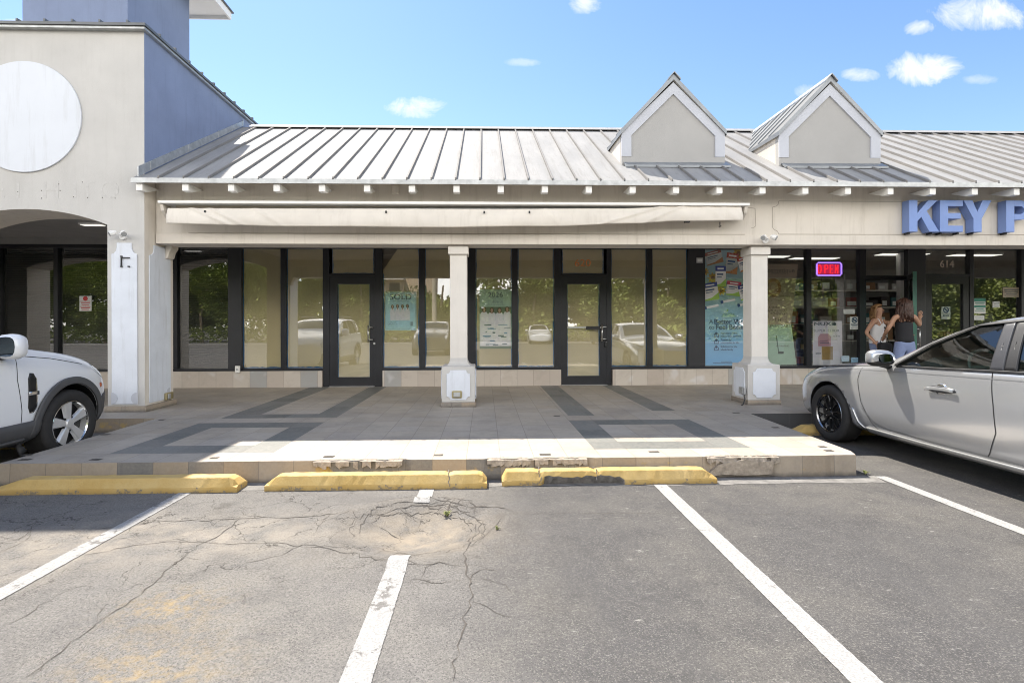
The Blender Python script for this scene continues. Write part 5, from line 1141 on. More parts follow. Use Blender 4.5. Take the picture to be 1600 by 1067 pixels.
# ---------------------------------------------------------------- vehicles (local frame: origin on the ground under the front axle, +y forward)
def paintmat(name, col, metal, rough):
    m, nt, b = nodes(name); g = G(nt); b.inputs['Metallic'].default_value = metal; b.inputs['Roughness'].default_value = rough
    b.inputs['Coat Weight'].default_value = .8; b.inputs['Coat Roughness'].default_value = .05
    z = g.sep()[2]
    c = g.mix(g.math('MULTIPLY', g.mapr(z, .18, .5, 1, 0), g.mapr(g.noise(6, 6), .35, .7, .1, .35)), col, (.34, .31, .27)); nt.links.new(c, b.inputs['Base Color']); return m
M['silver'] = paintmat('silver metallic paint', (.46, .47, .485), .6, .22)
M['carwhite'] = paintmat('white car paint', (.74, .75, .77), 0, .3)
M['cardark'] = paintmat('dark grey car paint', (.05, .055, .065), .3, .3)
M['cladding'] = mat('grey plastic cladding', (.075, .075, .078), .6, var=.12, bump=.1, bscale=200)
M['rubber'] = mat('tyre rubber', (.022, .021, .021), .8, var=.2, scale=20, bump=.2)
M['alloy'] = mat('silver alloy', (.66, .66, .66), .35, metal=.5, var=.05)
M['chrome'] = mat('chrome', (.75, .75, .75), .1, metal=1, var=0)
M['blackrim'] = mat('gloss black wheel', (.012, .012, .013), .25, var=0)
M['carglass'] = glass('tinted car glass', .10, (.55, .70, .68)); M['windscreen'] = mat('dark windscreen', (.012, .018, .02), .05, var=0, spec=.8)
M['lens'] = mat('headlamp lens', (.45, .47, .48), .08, var=0, coat=1); M['amber'] = mat('amber marker', (.55, .13, .04), .3, var=0); M['red'] = mat('red lamp', (.35, .02, .02), .2, var=0)
M['cabin'] = mat('dark cabin trim', (.085, .09, .088), .8, var=.1); M['mirrorglass'] = mat('mirror glass', (.12, .15, .18), .03, metal=1, var=0)
def crm(p0, p1, p2, p3, t): return .5 * (2 * p1 + (p2 - p0) * t + (2 * p0 - 5 * p1 + 4 * p2 - p3) * t * t + (3 * p1 - p0 - 3 * p2 + p3) * t ** 3)
def make_body(name, cage, crease_cols=(4,)):
    """cage: list of (y, [(w,z)*8]) front to back; returns evaluated smooth mesh (closed)"""
    me = bpy.data.meshes.new(name); V = []; Fc = []; nC = 8; ring = 2 * nC - 2
    for y, sec in cage:
        sec = [(0, sec[0][1])] + list(sec)            # bottom centre first
        half = sec
        V += [(w, y, z) for w, z in half] + [(-w, y, z) for w, z in reversed(half[1:-1])]
    m = len(cage[0][1]) + 1; ring = 2 * m - 2; n = len(cage)
    for i in range(n - 1):
        for j in range(ring): Fc.append((i * ring + j, i * ring + (j + 1) % ring, (i + 1) * ring + (j + 1) % ring, (i + 1) * ring + j))
    for base, fl in ((0, 0), ((n - 1) * ring, 1)):     # cap ends with strips
        for j in range(m - 1):
            a, b = base + j, base + j + 1; c, d = base + (ring - j - 1) % ring, base + (ring - j) % ring
            q = [a, b, c, d] if j not in (0,) else [a, b, c]
            if j == m - 2: q = [a, b, d]
            q = list(dict.fromkeys(q)); Fc.append(tuple(q if fl == 0 else reversed(q)))
    me.from_pydata(V, [], Fc); bm = bmesh.new(); bm.from_mesh(me); bmesh.ops.recalc_face_normals(bm, faces=bm.faces)
    cl = bm.edges.layers.float.new('crease_edge') if not bm.edges.layers.float.get('crease_edge') else bm.edges.layers.float['crease_edge']
    bm.verts.ensure_lookup_table()
    for e in bm.edges:
        a, b = e.verts[0].index, e.verts[1].index
        for c in crease_cols:
            if (a % ring == c and b % ring == c) or (a % ring == ring - c and b % ring == ring - c): e[cl] = .55
    bm.to_mesh(me); bm.free()
    o = bpy.data.objects.new(name, me); COL.objects.link(o); s = o.modifiers.new('s', 'SUBSURF'); s.levels = 3; s.render_levels = 3
    bpy.context.view_layer.update(); ev = bpy.data.meshes.new_from_object(o.evaluated_get(bpy.context.evaluated_depsgraph_get())); bpy.data.objects.remove(o)
    return ev
def bvh_of(me):
    return BVHTree.FromPolygons([v.co.copy() for v in me.vertices], [tuple(p.vertices) for p in me.polygons])
def boolcut(me, cutters, mats):
    o = bpy.data.objects.new('b', me); COL.objects.link(o); me.materials.clear()
    for q in mats: me.materials.append(q)
    tmp = []
    for mb, mi in cutters:
        c = MB(); c.v = mb.v; c.f = mb.f; c.m = [mi] * len(mb.f); k = c.build('cutter', mats); tmp.append(k)
        d = o.modifiers.new('c', 'BOOLEAN'); d.object = k; d.operation = 'DIFFERENCE'; d.solver = 'EXACT'
    bpy.context.view_layer.update(); ev = bpy.data.meshes.new_from_object(o.evaluated_get(bpy.context.evaluated_depsgraph_get())); bpy.data.objects.remove(o)
    for k in tmp: bpy.data.objects.remove(k)
    return ev
class Car:
    def __init__(s, root, bvh): s.root = root; s.b = bvh
    def put(s, name, me, m=None, parent=None):
        if m is not None: me.materials.clear(); [me.materials.append(q) for q in (m if isinstance(m, (list, tuple)) else [m])]
        o = bpy.data.objects.new(name, me); COL.objects.link(o); o.parent = parent or s.root; return o
    def hit(s, side, y, z, off):
        h = s.b.ray_cast(Vector((side * 3, y, z)), Vector((-side, 0, 0)))
        if h[0] is None: return None
        return Vector((h[0].x + side * off, y, z))
    def local(s, mb, name, mats, parent=None, smooth=True, bevel=0):
        o = mb.build(name, mats, None, bevel=bevel, smooth=smooth); o.parent = parent or s.root
        return o
    def panel(s, name, side, pts, off, m, parent=None, rings=6, n=72, thick=.004):
        P = [Vector(p) for p in pts]; L = [(P[i] - P[i - 1]).length for i in range(len(P))]; tot = sum(L); res = []
        per = []
        for i in range(len(P)):
            a, b = P[i], P[(i + 1) % len(P)]; k = max(1, round(n * (b - a).length / tot))
            per += [a.lerp(b, j / k) for j in range(k)]
        c = sum(per, Vector((0, 0))) / len(per); mb = MB(); N = len(per)
        for r in range(rings + 1):
            f = 1 - r / rings * .999
            for p in per:
                q = c + (p - c) * f; h = s.hit(side, q.x, q.y, off) or s.hit(side, q.x, max(q.y, .235), off) or Vector((side * .86, 0, 0)); mb.v.append((h.x, q.x, q.y))
        for r in range(rings):
            for j in range(N): mb.f.append((r * N + j, r * N + (j + 1) % N, (r + 1) * N + (j + 1) % N, (r + 1) * N + j)); mb.m.append(0)
        o = s.local(mb, name, m, parent)
        if thick: q = o.modifiers.new('t', 'SOLIDIFY'); q.thickness = thick; q.offset = -1
        return o
    def strip(s, name, side, path, w, off, m, parent=None, step=.03, thick=0.0, wfun=None, smooth=True):
        P = [Vector(p) for p in path]; Q = []
        for a, b in zip(P, P[1:]):
            k = max(1, int((b - a).length / step)); Q += [a.lerp(b, j / k) for j in range(k)]
        Q.append(P[-1]); mb = MB(); nW = 4
        for i, p in enumerate(Q):
            t = (Q[min(i + 1, len(Q) - 1)] - Q[max(0, i - 1)]).normalized(); nn = Vector((-t.y, t.x)); ww = w if wfun is None else w * wfun(i / (len(Q) - 1))
            for j in range(nW + 1):
                q = p + nn * ww * (j / nW - .5); h = s.hit(side, q.x, q.y, off) or s.hit(side, q.x, max(q.y, .27), off) or Vector((side * .88, 0, 0)); mb.v.append((h.x, q.x, q.y))
        for i in range(len(Q) - 1):
            for j in range(nW): k = i * (nW + 1) + j; mb.f.append((k, k + 1, k + nW + 2, k + nW + 1)); mb.m.append(0)
        o = s.local(mb, name, m, parent, smooth)
        if thick: q = o.modifiers.new('t', 'SOLIDIFY'); q.thickness = thick; q.offset = 1
        return o
    def wheel(s, side, y, R, W, rimR, xo, style):
        c = (side * xo, y, R); mb = MB(); sg = -side   # 'along' axis: 0 at the outer face, positive inwards
        mb.lathe([(rimR * .99, .012), (rimR * .97, .05), (rimR * .93, .10), (rimR * .92, W)], c, 'x', 48, 0, sg); mb.lathe([(rimR * .93, .085), (.0, .085)], c, 'x', 48, 1, sg)
        w = s.local(mb, 'wheel', [M['alloy'], M['black']])
        mb = MB(); mb.lathe([(rimR * .985, .012), (rimR * 1.03, .0), (R * .86, -.012), (R * .95, .0), (R * .985, .018), (R, .04), (R, W - .04), (R * .97, W - .01), (rimR, W)], c, 'x', 64, 0, sg)
        for k in range(64):
            a = 2 * PI * k / 64; q = MB()
            for (u0, u1, sh) in ((.02, .075, 0), (.085, .14, .04), (.15, W - .02, 0)):
                pts = []
                for (uu, aa) in ((u0, a + sh), (u1, a + .02 + sh), (u1, a + .065 + sh), (u0, a + .045 + sh)): pts.append((c[0] + sg * uu, c[1] + math.cos(aa) * (R + .004), c[2] + math.sin(aa) * (R + .004)))
                mb.quad(pts, 0)
        t = s.local(mb, 'tyre', M['rubber'], w)
        mb = MB(); rot = .3
        def sp(a, w0, w1, r0, r1, d0, d1, mi=0, th=.03):
            ca, sa = math.cos(a), math.sin(a); P = []
            for (r, ww, d) in ((r0, w0, d0), (r1, w1, d1)):
                for e in (-1, 1):
                    for (dd, sh) in ((d, .55), (d + th, 1.0)): P.append((c[0] + sg * dd, c[1] + ca * r - sa * ww * e * sh, c[2] + sa * r + ca * ww * e * sh))
            k = len(mb.v); mb.v += P
            for q in ((0, 4, 6, 2), (0, 1, 5, 4), (2, 6, 7, 3), (1, 3, 7, 5), (0, 2, 3, 1), (4, 5, 7, 6)): mb.f.append(tuple(k + i for i in q)); mb.m.append(mi)
        if style == 'five':
            for k in range(5):
                a = PI / 2 + .12 + 2 * PI * k / 5
                for e in (-.13, .13): sp(a + e * .8, .032, .046, .035, rimR * .965, .02, .015)
                sp(a, .02, .035, .05, rimR * .93, .035, .03, 0, .02)
            mb.lathe([(0, .008), (.045, .010), (.055, .022), (.062, .05)], c, 'x', 24, 0, sg)
            for k in range(5): a = PI / 2 + .12 + PI / 5 + 2 * PI * k / 5; mb.lathe([(0, .022), (.011, .024), (.012, .05)], (c[0], c[1] + .075 * math.cos(a), c[2] + .075 * math.sin(a)), 'x', 8, 1, sg)
            mb.lathe([(rimR * .99, .006), (rimR * .96, .003), (rimR * .93, .02)], c, 'x', 48, 2, sg)
            o = s.local(mb, 'rim', [M['alloy'], M['black'], M['chrome']], w, smooth=False, bevel=.004)
        else:
            for k in range(10):
                a = PI / 2 + 2 * PI * k / 10
                sp(a + .06, .010, .008, .045, rimR * .62, .022, .016); sp(a + .06, .009, .007, rimR * .58, rimR * .95, .016, .012)
                for e in (-.17, .17): 
                    x0, y0 = rimR * .58 * math.cos(a + .06), rimR * .58 * math.sin(a + .06); x1, y1 = rimR * .95 * math.cos(a + .06 + e), rimR * .95 * math.sin(a + .06 + e)
                    mb.tube([(c[0] + sg * .022, c[1] + x0, c[2] + y0), (c[0] + sg * .018, c[1] + x1, c[2] + y1)], .008, 6, 0)
            mb.lathe([(0, .012), (.032, .013), (.04, .03)], c, 'x', 20, 0, sg)
            for k in range(5): a = PI / 2 + .3 + 2 * PI * k / 5; mb.lathe([(0, .012), (.009, .013), (.010, .05)], (c[0], c[1] + .062 * math.cos(a), c[2] + .062 * math.sin(a)), 'x', 8, 1, sg)
            mb.lathe([(rimR * 1.0, .004), (rimR * .97, .000), (rimR * .92, .012), (rimR * .90, .03)], c, 'x', 48, 2, sg)
            o = s.local(mb, 'rim', [M['blackrim'], M['chrome'], mat('dark chrome lip', (.30, .30, .31), .18, metal=1, var=0)], w, smooth=False)
        return w
def ell(cy, cz, ry, rz, a0, a1, n=24): return [(cy + ry * math.cos(math.radians(a0 + (a1 - a0) * i / n)), cz + rz * math.sin(math.radians(a0 + (a1 - a0) * i / n))) for i in range(n + 1)]
def cyl_cut(y, R, side, depth=.42):
    mb = MB(); N = 40; k = 0
    x0, x1 = side * .52, side * 1.2
    mb.v = [(x, y + R * math.cos(2 * PI * i / N), z0 + R * math.sin(2 * PI * i / N)) for x in (x0, x1) for i in range(N) for z0 in (WHZ,)]
    mb.f = [tuple(range(N)), tuple(range(2 * N - 1, N - 1, -1))] + [(i, N + i, N + (i + 1) % N, (i + 1) % N) for i in range(N)]; mb.m = [0] * len(mb.f); return mb

# --- silver sedan
def sec(*p): return list(p)
sedan_cage = [
 (.93, [(.40, .26), (.46, .34), (.48, .50), (.45, .63), (.36, .69), (.18, .71), (0, .715)]),
 (.80, [(.66, .22), (.73, .33), (.755, .52), (.72, .68), (.58, .75), (.3, .78), (0, .785)]),
 (.55, [(.79, .20), (.86, .33), (.880, .56), (.85, .77), (.70, .84), (.36, .875), (0, .885)]),
 (.20, [(.83, .19), (.895, .33), (.920, .60), (.89, .855), (.75, .915), (.40, .945), (0, .955)]),
 (-.20, [(.84, .18), (.905, .33), (.925, .62), (.90, .90), (.77, .95), (.41, .985), (0, .995)]),
 (-.60, [(.84, .18), (.905, .33), (.925, .64), (.905, .94), (.80, .985), (.42, 1.025), (0, 1.035)]),
 (-.86, [(.84, .18), (.905, .33), (.925, .65), (.905, .955), (.815, 1.015), (.43, 1.07), (0, 1.085)]),
 (-1.25, [(.84, .18), (.905, .33), (.925, .66), (.905, .975), (.765, 1.235), (.41, 1.325), (0, 1.34)]),
 (-1.70, [(.84, .18), (.905, .33), (.925, .67), (.905, .99), (.685, 1.435), (.38, 1.49), (0, 1.50)]),
 (-2.25, [(.84, .18), (.905, .33), (.925, .68), (.905, 1.01), (.66, 1.485), (.38, 1.53), (0, 1.54)]),
 (-2.85, [(.84, .18), (.905, .33), (.925, .69), (.905, 1.03), (.66, 1.455), (.38, 1.50), (0, 1.51)]),
 (-3.35, [(.84, .19), (.905, .34), (.92, .70), (.90, 1.05), (.69, 1.32), (.40, 1.365), (0, 1.375)]),
 (-3.70, [(.82, .22), (.89, .36), (.905, .71), (.88, 1.05), (.74, 1.12), (.42, 1.15), (0, 1.155)]),
 (-3.93, [(.72, .28), (.79, .40), (.80, .72), (.78, 1.0), (.66, 1.06), (.4, 1.08), (0, 1.085)])]
WHZ = .34
def build_sedan():
    x0, y0 = 5.075, 6.10
    root = bpy.data.objects.new('parked_car', None); COL.objects.link(root); root.location = (x0, y0, 0)
    tag(root, 'silver sedan with black mesh wheels parked nose in to the walkway', 'car')
    me = make_body('sedan', sedan_cage, (5,)); bv = bvh_of(me); C = Car(root, bv)
    cab = MB(); cab.prism([(-.97, .985), (-1.30, 1.205), (-1.70, 1.395), (-2.2, 1.447), (-2.75, 1.422), (-3.15, 1.325), (-3.42, 1.14), (-3.40, 1.06), (-2.9, 1.045), (-1.9, 1.015)], 'x', -1.2, 1.2)
    cuts = [(cyl_cut(y, .385, sd), 1) for y in (0, -2.83) for sd in (-1, 1)] + [(cab, 2)]
    me2 = boolcut(me.copy(), cuts, [M['silver'], M['black'], M['cabin']])
    for p in me2.polygons: p.use_smooth = p.material_index == 0
    body = C.put('body', me2)
    for sd in (-1, 1):
        s1 = 'left' if sd < 0 else 'right'
        w1 = C.panel('window', sd, [(-1.0, .990), (-1.28, 1.190), (-1.66, 1.378), (-1.97, 1.428), (-2.06, 1.026), (-1.5, 1.006)], -.012, M['carglass'], thick=0)
        w2 = C.panel('window', sd, [(-2.13, 1.03), (-2.07, 1.435), (-2.35, 1.44), (-2.75, 1.413), (-3.05, 1.337), (-3.33, 1.15), (-3.3, 1.062)], -.012, M['carglass'], thick=0)
        C.strip('window_trim', sd, [(-.99, .985), (-1.5, 1.0), (-2.1, 1.022), (-2.7, 1.040), (-3.4, 1.062)], .018, .004, M['black'], thick=.004)
        C.strip('window_trim', sd, [(-.97, .99), (-1.28, 1.205), (-1.68, 1.400), (-2.2, 1.454), (-2.75, 1.430), (-3.15, 1.333), (-3.45, 1.12)], .022, .004, M['black'], thick=.004)
        C.panel('pillar', sd, [(-1.955, 1.018), (-1.915, 1.425), (-2.00, 1.440), (-2.065, 1.025)], .003, M['frame2'], thick=.06); C.panel('pillar', sd, [(-2.075, 1.025), (-2.01, 1.442), (-2.085, 1.447), (-2.165, 1.03)], .0005, M['black'], thick=.06)
        for path in ([(-.52, .955), (-.50, .80), (-.56, .55), (-.68, .36), (-.78, .27)], [(-1.985, 1.01), (-2.03, .75), (-2.05, .52), (-1.98, .34), (-1.93, .27)], [(-3.05, 1.04), (-3.02, .9), (-2.72, .75)]):
            C.strip('door_seam', sd, path, .008, .0015, M['black'])
        C.strip('door_seam', sd, [(.75, .80), (.3, .885), (-.2, .925), (-.55, .955), (-.85, .972)], .009, .0015, M['black'])
        C.strip('crease_line', sd, [(-.56, .50), (-.72, .36), (-.90, .315), (-1.4, .30), (-2.4, .30)], .013, .0015, mat('crease shade paint', (.17, .175, .18), .35, metal=.45, var=0))  # lower door crease: its shade painted on as a dark strip
        C.strip('crease_line', sd, [(-.30, .905), (-.9, .925), (-1.8, .950), (-3.2, .985)], .007, .0015, mat('shoulder crease shade', (.20, .205, .21), .35, metal=.45, var=0))  # shoulder crease, also shade painted as a thin dark strip
        C.strip('sill', sd, [(-.60, .265), (-1.3, .255), (-2.42, .258)], .06, .008, M['silver'], thick=.02)
        C.panel('mud_flap', sd, [(-.39, .47), (-.43, .47), (-.49, .33), (-.58, .24), (-.57, .205), (-.43, .205), (-.415, .30)], .010, M['silver'], rings=4, n=36, thick=.015)
        hz = -.03
        for yy in (-1.54, -2.72):
            h = C.panel('handle', sd, [(yy + .155, .835 + hz), (yy + .08, .872 + hz), (yy - .04, .876 + hz), (yy - .14, .860 + hz), (yy - .16, .835 + hz), (yy - .04, .812 + hz), (yy + .08, .815 + hz)], .003, M['frame2'], rings=3, n=24)
            C.panel('handle_bowl', sd, [(yy + .07, .86 + hz), (yy + .02, .895 + hz), (yy - .04, .893 + hz), (yy - .075, .86 + hz), (yy - .05, .805 + hz), (yy + .03, .80 + hz)], .0015, M['chrome'], h, rings=3, n=24)
            C.strip('handle_bar', sd, [(yy + .14, .838 + hz), (yy + .05, .848 + hz), (yy - .06, .850 + hz), (yy - .15, .845 + hz)], .030, .020, M['silver'], h, thick=.012)
        C.panel('headlight', sd, [(.72, .775), (.58, .815), (.36, .868), (.20, .885), (.30, .83), (.52, .745), (.70, .715)], .004, M['lens'], rings=4)
        C.strip('lamp_trim', sd, [(.74, .785), (.58, .824), (.36, .877), (.16, .895)], .012, .005, M['black'])
        # mirror
        hb = C.hit(sd, -.98, 1.0, 0); mx = sd * .99; mb = MB()
        P = [(-.02, .16, .0), (.00, .175, .03), (.05, .165, .06), (.085, .12, .06), (.09, 0, .0)]
        ringn = 16; prof = [(-.155, .045, .05), (-.135, .072, .075), (-.07, .088, .088), (0, .092, .092), (.05, .085, .088), (.10, .05, .06), (.118, .018, .02)]
        mb2 = MB(); k0 = 0
        for (dy, rx, rz) in prof:
            for i in range(ringn): a = 2 * PI * i / ringn; e = lambda v: math.copysign(abs(v) ** .7, v); mb2.v.append((mx + sd * (.02) + e(math.cos(a)) * rx * 1.15, -.93 + dy * .62 + .03 * math.cos(a) * sd, 1.065 + e(math.sin(a)) * rz * (.95)))
        for i in range(len(prof) - 1):
            for j in range(ringn): mb2.f.append((i * ringn + j, i * ringn + (j + 1) % ringn, (i + 1) * ringn + (j + 1) % ringn, (i + 1) * ringn + j)); mb2.m.append(1 if 9 <= j <= 14 else 0)
        mb2.f.append(tuple(range((len(prof) - 1) * ringn, len(prof) * ringn))); mb2.m.append(0)
        mr = C.local(mb2, 'mirror', [M['silver'], M['black']])
        mg = MB(); mg.v = [(v[0], v[1] + .004, v[2]) for v in mb2.v[:ringn]]; mg.f = [tuple(range(ringn))]; mg.m = [0]; C.local(mg, 'mirror_glass', M['mirrorglass'], mr, smooth=False)
        mg = MB(); mg.tube([(sd * .88, -.90, .975), (sd * .93, -.91, .99), (sd * .99, -.92, 1.0)], [.035, .03, .028], 8); C.local(mg, 'mirror_foot', M['black'], mr)
    for y in (0, -2.83):
        for sd in (-1, 1): C.wheel(sd, y, WHZ, .21, .232, .905, 'mesh')
    # windscreen + rear screen: dark panels laid on the roof line
    for name, rows in (('windscreen', [(-.93, .70), (-1.1, .68), (-1.3, .645), (-1.5, .615), (-1.64, .58)]), ('rear_window', [(-3.0, .58), (-3.2, .60), (-3.45, .63), (-3.58, .65)])):
        mb = MB(); nW = 12
        for y, w in rows:
            for i in range(nW + 1):
                x = -w + 2 * w * i / nW; h = bv.ray_cast(Vector((x, y, 3)), Vector((0, 0, -1))); mb.v.append((x, y, h[0].z + .004))
        for r in range(len(rows) - 1):
            for i in range(nW): k = r * (nW + 1) + i; mb.f.append((k, k + 1, k + nW + 2, k + nW + 1)); mb.m.append(0)
        C.local(mb, name, M['windscreen'])
    # cabin furniture
    mb = MB(); mb.lathe([(.178, -.016), (.194, 0), (.178, .016), (.162, 0), (.178, -.016)], (0, 0, 0), 'y', 32, 0); mb.box(-.165, .165, -.012, .012, -.022, .022); mb.box(-.022, .022, -.012, .012, -.165, 0)
    sw = C.local(mb, 'steering_wheel', mat('grey green wheel rim', (.16, .20, .18), .45, var=0)); sw.location = (-.38, -1.47, 1.00); sw.rotation_euler = (math.radians(-24), 0, 0)
    mb = MB(); mb.prism([(-.99, .986), (-1.25, 1.09), (-1.32, 1.07), (-1.36, .986)], 'x', -.72, .72); mb.prism([(-1.22, 1.08), (-1.30, 1.13), (-1.38, 1.11), (-1.36, 1.05)], 'x', -.56, -.2); C.local(mb, 'dashboard', M['cabin'], smooth=False, bevel=.015)
    for sx in (-.38, .38):
        for yy in (-2.25, -3.0):
            mb = MB(); mb.box(sx - .22, sx + .22, yy - .12, yy + .02, 1.0, 1.13 if yy > -2.5 else 1.08); b = C.local(mb, 'seat', M['cabin'], smooth=False, bevel=.05)
            mb = MB(); mb.box(sx - .12, sx + .12, yy - .13, yy - .03, 1.14 if yy > -2.5 else 1.085, 1.28 if yy > -2.5 else 1.2); C.local(mb, 'headrest', M['cabin'], b, smooth=False, bevel=.04)
    mb = MB(); mb.box(-.09, .09, -1.78, -1.755, 1.26, 1.31); C.local(mb, 'rear_view_mirror', M['black'], smooth=False, bevel=.01)
    return root
sedan = build_sedan()

# --- white SUV
suv_cage = [
 (.84, [(.48, .30), (.54, .42), (.56, .62), (.53, .80), (.42, .87), (.2, .89), (0, .895)]),
 (.70, [(.70, .26), (.77, .40), (.79, .62), (.76, .85), (.60, .95), (.3, .98), (0, .985)]),
 (.42, [(.82, .25), (.885, .40), (.905, .64), (.86, .935), (.70, 1.045), (.36, 1.08), (0, 1.09)]),
 (.05, [(.84, .24), (.905, .40), (.925, .68), (.89, 1.03), (.76, 1.125), (.4, 1.165), (0, 1.175)]),
 (-.42, [(.84, .24), (.91, .40), (.925, .72), (.895, 1.09), (.80, 1.185), (.42, 1.225), (0, 1.235)]),
 (-.72, [(.84, .24), (.91, .40), (.925, .73), (.90, 1.11), (.81, 1.245), (.43, 1.30), (0, 1.31)]),
 (-1.15, [(.84, .24), (.91, .40), (.925, .74), (.90, 1.125), (.745, 1.46), (.41, 1.52), (0, 1.535)]),
 (-1.55, [(.84, .24), (.91, .40), (.925, .74), (.90, 1.135), (.715, 1.62), (.40, 1.665), (0, 1.675)]),
 (-2.35, [(.84, .24), (.91, .40), (.925, .74), (.90, 1.145), (.71, 1.66), (.40, 1.705), (0, 1.715)]),
 (-3.05, [(.84, .24), (.91, .40), (.925, .74), (.90, 1.155), (.70, 1.64), (.40, 1.685), (0, 1.695)]),
 (-3.50, [(.82, .27), (.89, .42), (.905, .74), (.88, 1.16), (.69, 1.56), (.40, 1.60), (0, 1.61)]),
 (-3.68, [(.74, .32), (.80, .45), (.82, .74), (.80, 1.12), (.66, 1.40), (.4, 1.43), (0, 1.44)])]
def build_suv(loc, rz, label, paint, detail=True):
    global WHZ
    WHZ = .365
    root = bpy.data.objects.new('parked_car', None); COL.objects.link(root); root.location = loc; root.rotation_euler = (0, 0, rz); tag(root, label, 'car')
    me = make_body('suv', suv_cage, (5,)); bv = bvh_of(me); C = Car(root, bv)
    cab = MB(); cab.prism([(-.80, 1.14), (-1.18, 1.44), (-1.5, 1.56), (-2.3, 1.61), (-3.0, 1.59), (-3.40, 1.50), (-3.46, 1.2), (-2.0, 1.17)], 'x', -1.2, 1.2)
    me2 = boolcut(me.copy(), [(cyl_cut(y, .43, sd), 1) for y in (0, -2.70) for sd in (-1, 1)] + [(cab, 2)], [paint, M['black'], M['cabin']])
    for p in me2.polygons: p.use_smooth = p.material_index == 0
    C.put('body', me2)
    for sd in (-1, 1):
        C.panel('window', sd, [(-.84, 1.15), (-1.18, 1.425), (-1.5, 1.545), (-1.88, 1.575), (-1.92, 1.165)], -.01, M['carglass'], thick=0); C.panel('window', sd, [(-2.0, 1.165), (-1.97, 1.58), (-2.75, 1.585), (-2.80, 1.18)], -.01, M['carglass'], thick=0); C.panel('window', sd, [(-2.88, 1.18), (-2.84, 1.58), (-3.36, 1.49), (-3.42, 1.21)], -.01, M['carglass'], thick=0)
        C.panel('pillar', sd, [(-1.90, 1.15), (-1.86, 1.60), (-1.99, 1.60), (-2.02, 1.15)], .001, M['black'], thick=.05); C.panel('pillar', sd, [(-2.78, 1.16), (-2.73, 1.61), (-2.86, 1.61), (-2.90, 1.16)], .001, M['black'], thick=.05)
        C.strip('wheel_arch', sd, ell(0, .365, .455, .465, -28, 208, 40), .075, .014, M['cladding'], thick=.02)
        C.strip('wheel_arch', sd, ell(-2.70, .365, .455, .465, -28, 208, 40), .075, .014, M['cladding'], thick=.02)
        C.strip('cladding', sd, [(-.40, .375), (-1.2, .37), (-2.30, .375)], .22, .012, M['cladding'], thick=.02); C.strip('sill', sd, [(-.55, .30), (-1.2, .29), (-2.15, .30)], .06, .03, M['cladding'], thick=.02)
        C.panel('bumper', sd, [(.40, .30), (.42, .52), (.55, .62), (.70, .64), (.74, .34), (.60, .28)], .010, M['cladding'], thick=.015)
        for path in ([(-.62, 1.10), (-.64, .9), (-.60, .6), (-.60, .45)], [(-.62, 1.10), (-.52, 1.12), (-.2, 1.08), (.25, .99)], [(-1.95, 1.14), (-1.96, .8), (-1.95, .45)]): C.strip('door_seam', sd, path, .007, .0015, M['black'])
        C.strip('door_seam', sd, [(-1.0, .48), (-1.0, .37), (-1.03, .28)], .008, .034, M['black'])
        v = C.panel('side_vent', sd, [(-.50, .955), (-.46, .95), (-.435, .90), (-.440, .62), (-.475, .575), (-.515, .565), (-.535, .62), (-.525, .9)], .004, M['black'], rings=4); C.strip('vent_trim', sd, [(-.435, .90), (-.440, .62), (-.475, .570), (-.52, .562)], .010, .006, M['chrome'], v); C.strip('vent_bar', sd, [(-.425, .755), (-.54, .755)], .035, .012, M['chrome'], v, thick=.006)
        C.panel('side_marker', sd, [(.49, .75), (.52, .755), (.545, .745), (.54, .71), (.50, .70), (.485, .72)], .006, M['amber'], rings=3, n=20)
        C.panel('headlight', sd, [(.66, .90), (.56, .955), (.44, .98), (.47, .88), (.62, .80), (.68, .80)], .004, M['lens'], rings=4)
        C.strip('handle', sd, [(-1.60, .98), (-1.82, .985)], .035, .03, paint, thick=.015)
        mb2 = MB(); ringn = 16; prof = [(-.085, .10, .10), (-.06, .125, .125), (0, .13, .13), (.06, .11, .115), (.10, .06, .07), (.115, .02, .02)]; e = lambda v: math.copysign(abs(v) ** .7, v)
        for (dy, rx, rz2) in prof:
            for i in range(ringn): a = 2 * PI * i / ringn; mb2.v.append((sd * 1.015 + e(math.cos(a)) * rx * .84, -.80 + dy * .9, 1.225 + e(math.sin(a)) * rz2 * .92))
        for i in range(len(prof) - 1):
            for j in range(ringn): mb2.f.append((i * ringn + j, i * ringn + (j + 1) % ringn, (i + 1) * ringn + (j + 1) % ringn, (i + 1) * ringn + j)); mb2.m.append(0)
        mb2.f.append(tuple(range((len(prof) - 1) * ringn, len(prof) * ringn))); mb2.m.append(0)
        mr = C.local(mb2, 'mirror', paint); mg = MB(); mg.v = [(v[0], v[1] + .004, v[2]) for v in mb2.v[:ringn]]; mg.f = [tuple(range(ringn))]; mg.m = [0]; C.local(mg, 'mirror_glass', M['mirrorglass'], mr, smooth=False)
        mg = MB(); mg.tube([(sd * .86, -.78, 1.14), (sd * .94, -.79, 1.15)], [.05, .045], 8); C.local(mg, 'mirror_foot', M['black'], mr)
    for y in (0, -2.70):
        for sd in (-1, 1): C.wheel(sd, y, WHZ, .235, .245, .915, 'five')
    mb = MB(); nW = 12; rows = [(-.80, .70), (-1.0, .67), (-1.2, .64), (-1.38, .61)]
    for y, w in rows:
        for i in range(nW + 1): x = -w + 2 * w * i / nW; h = bv.ray_cast(Vector((x, y, 3)), Vector((0, 0, -1))); mb.v.append((x, y, h[0].z + .004))
    for r in range(len(rows) - 1):
        for i in range(nW): k = r * (nW + 1) + i; mb.f.append((k, k + 1, k + nW + 2, k + nW + 1)); mb.m.append(0)
    C.local(mb, 'windscreen', M['windscreen'])
    mb = MB()
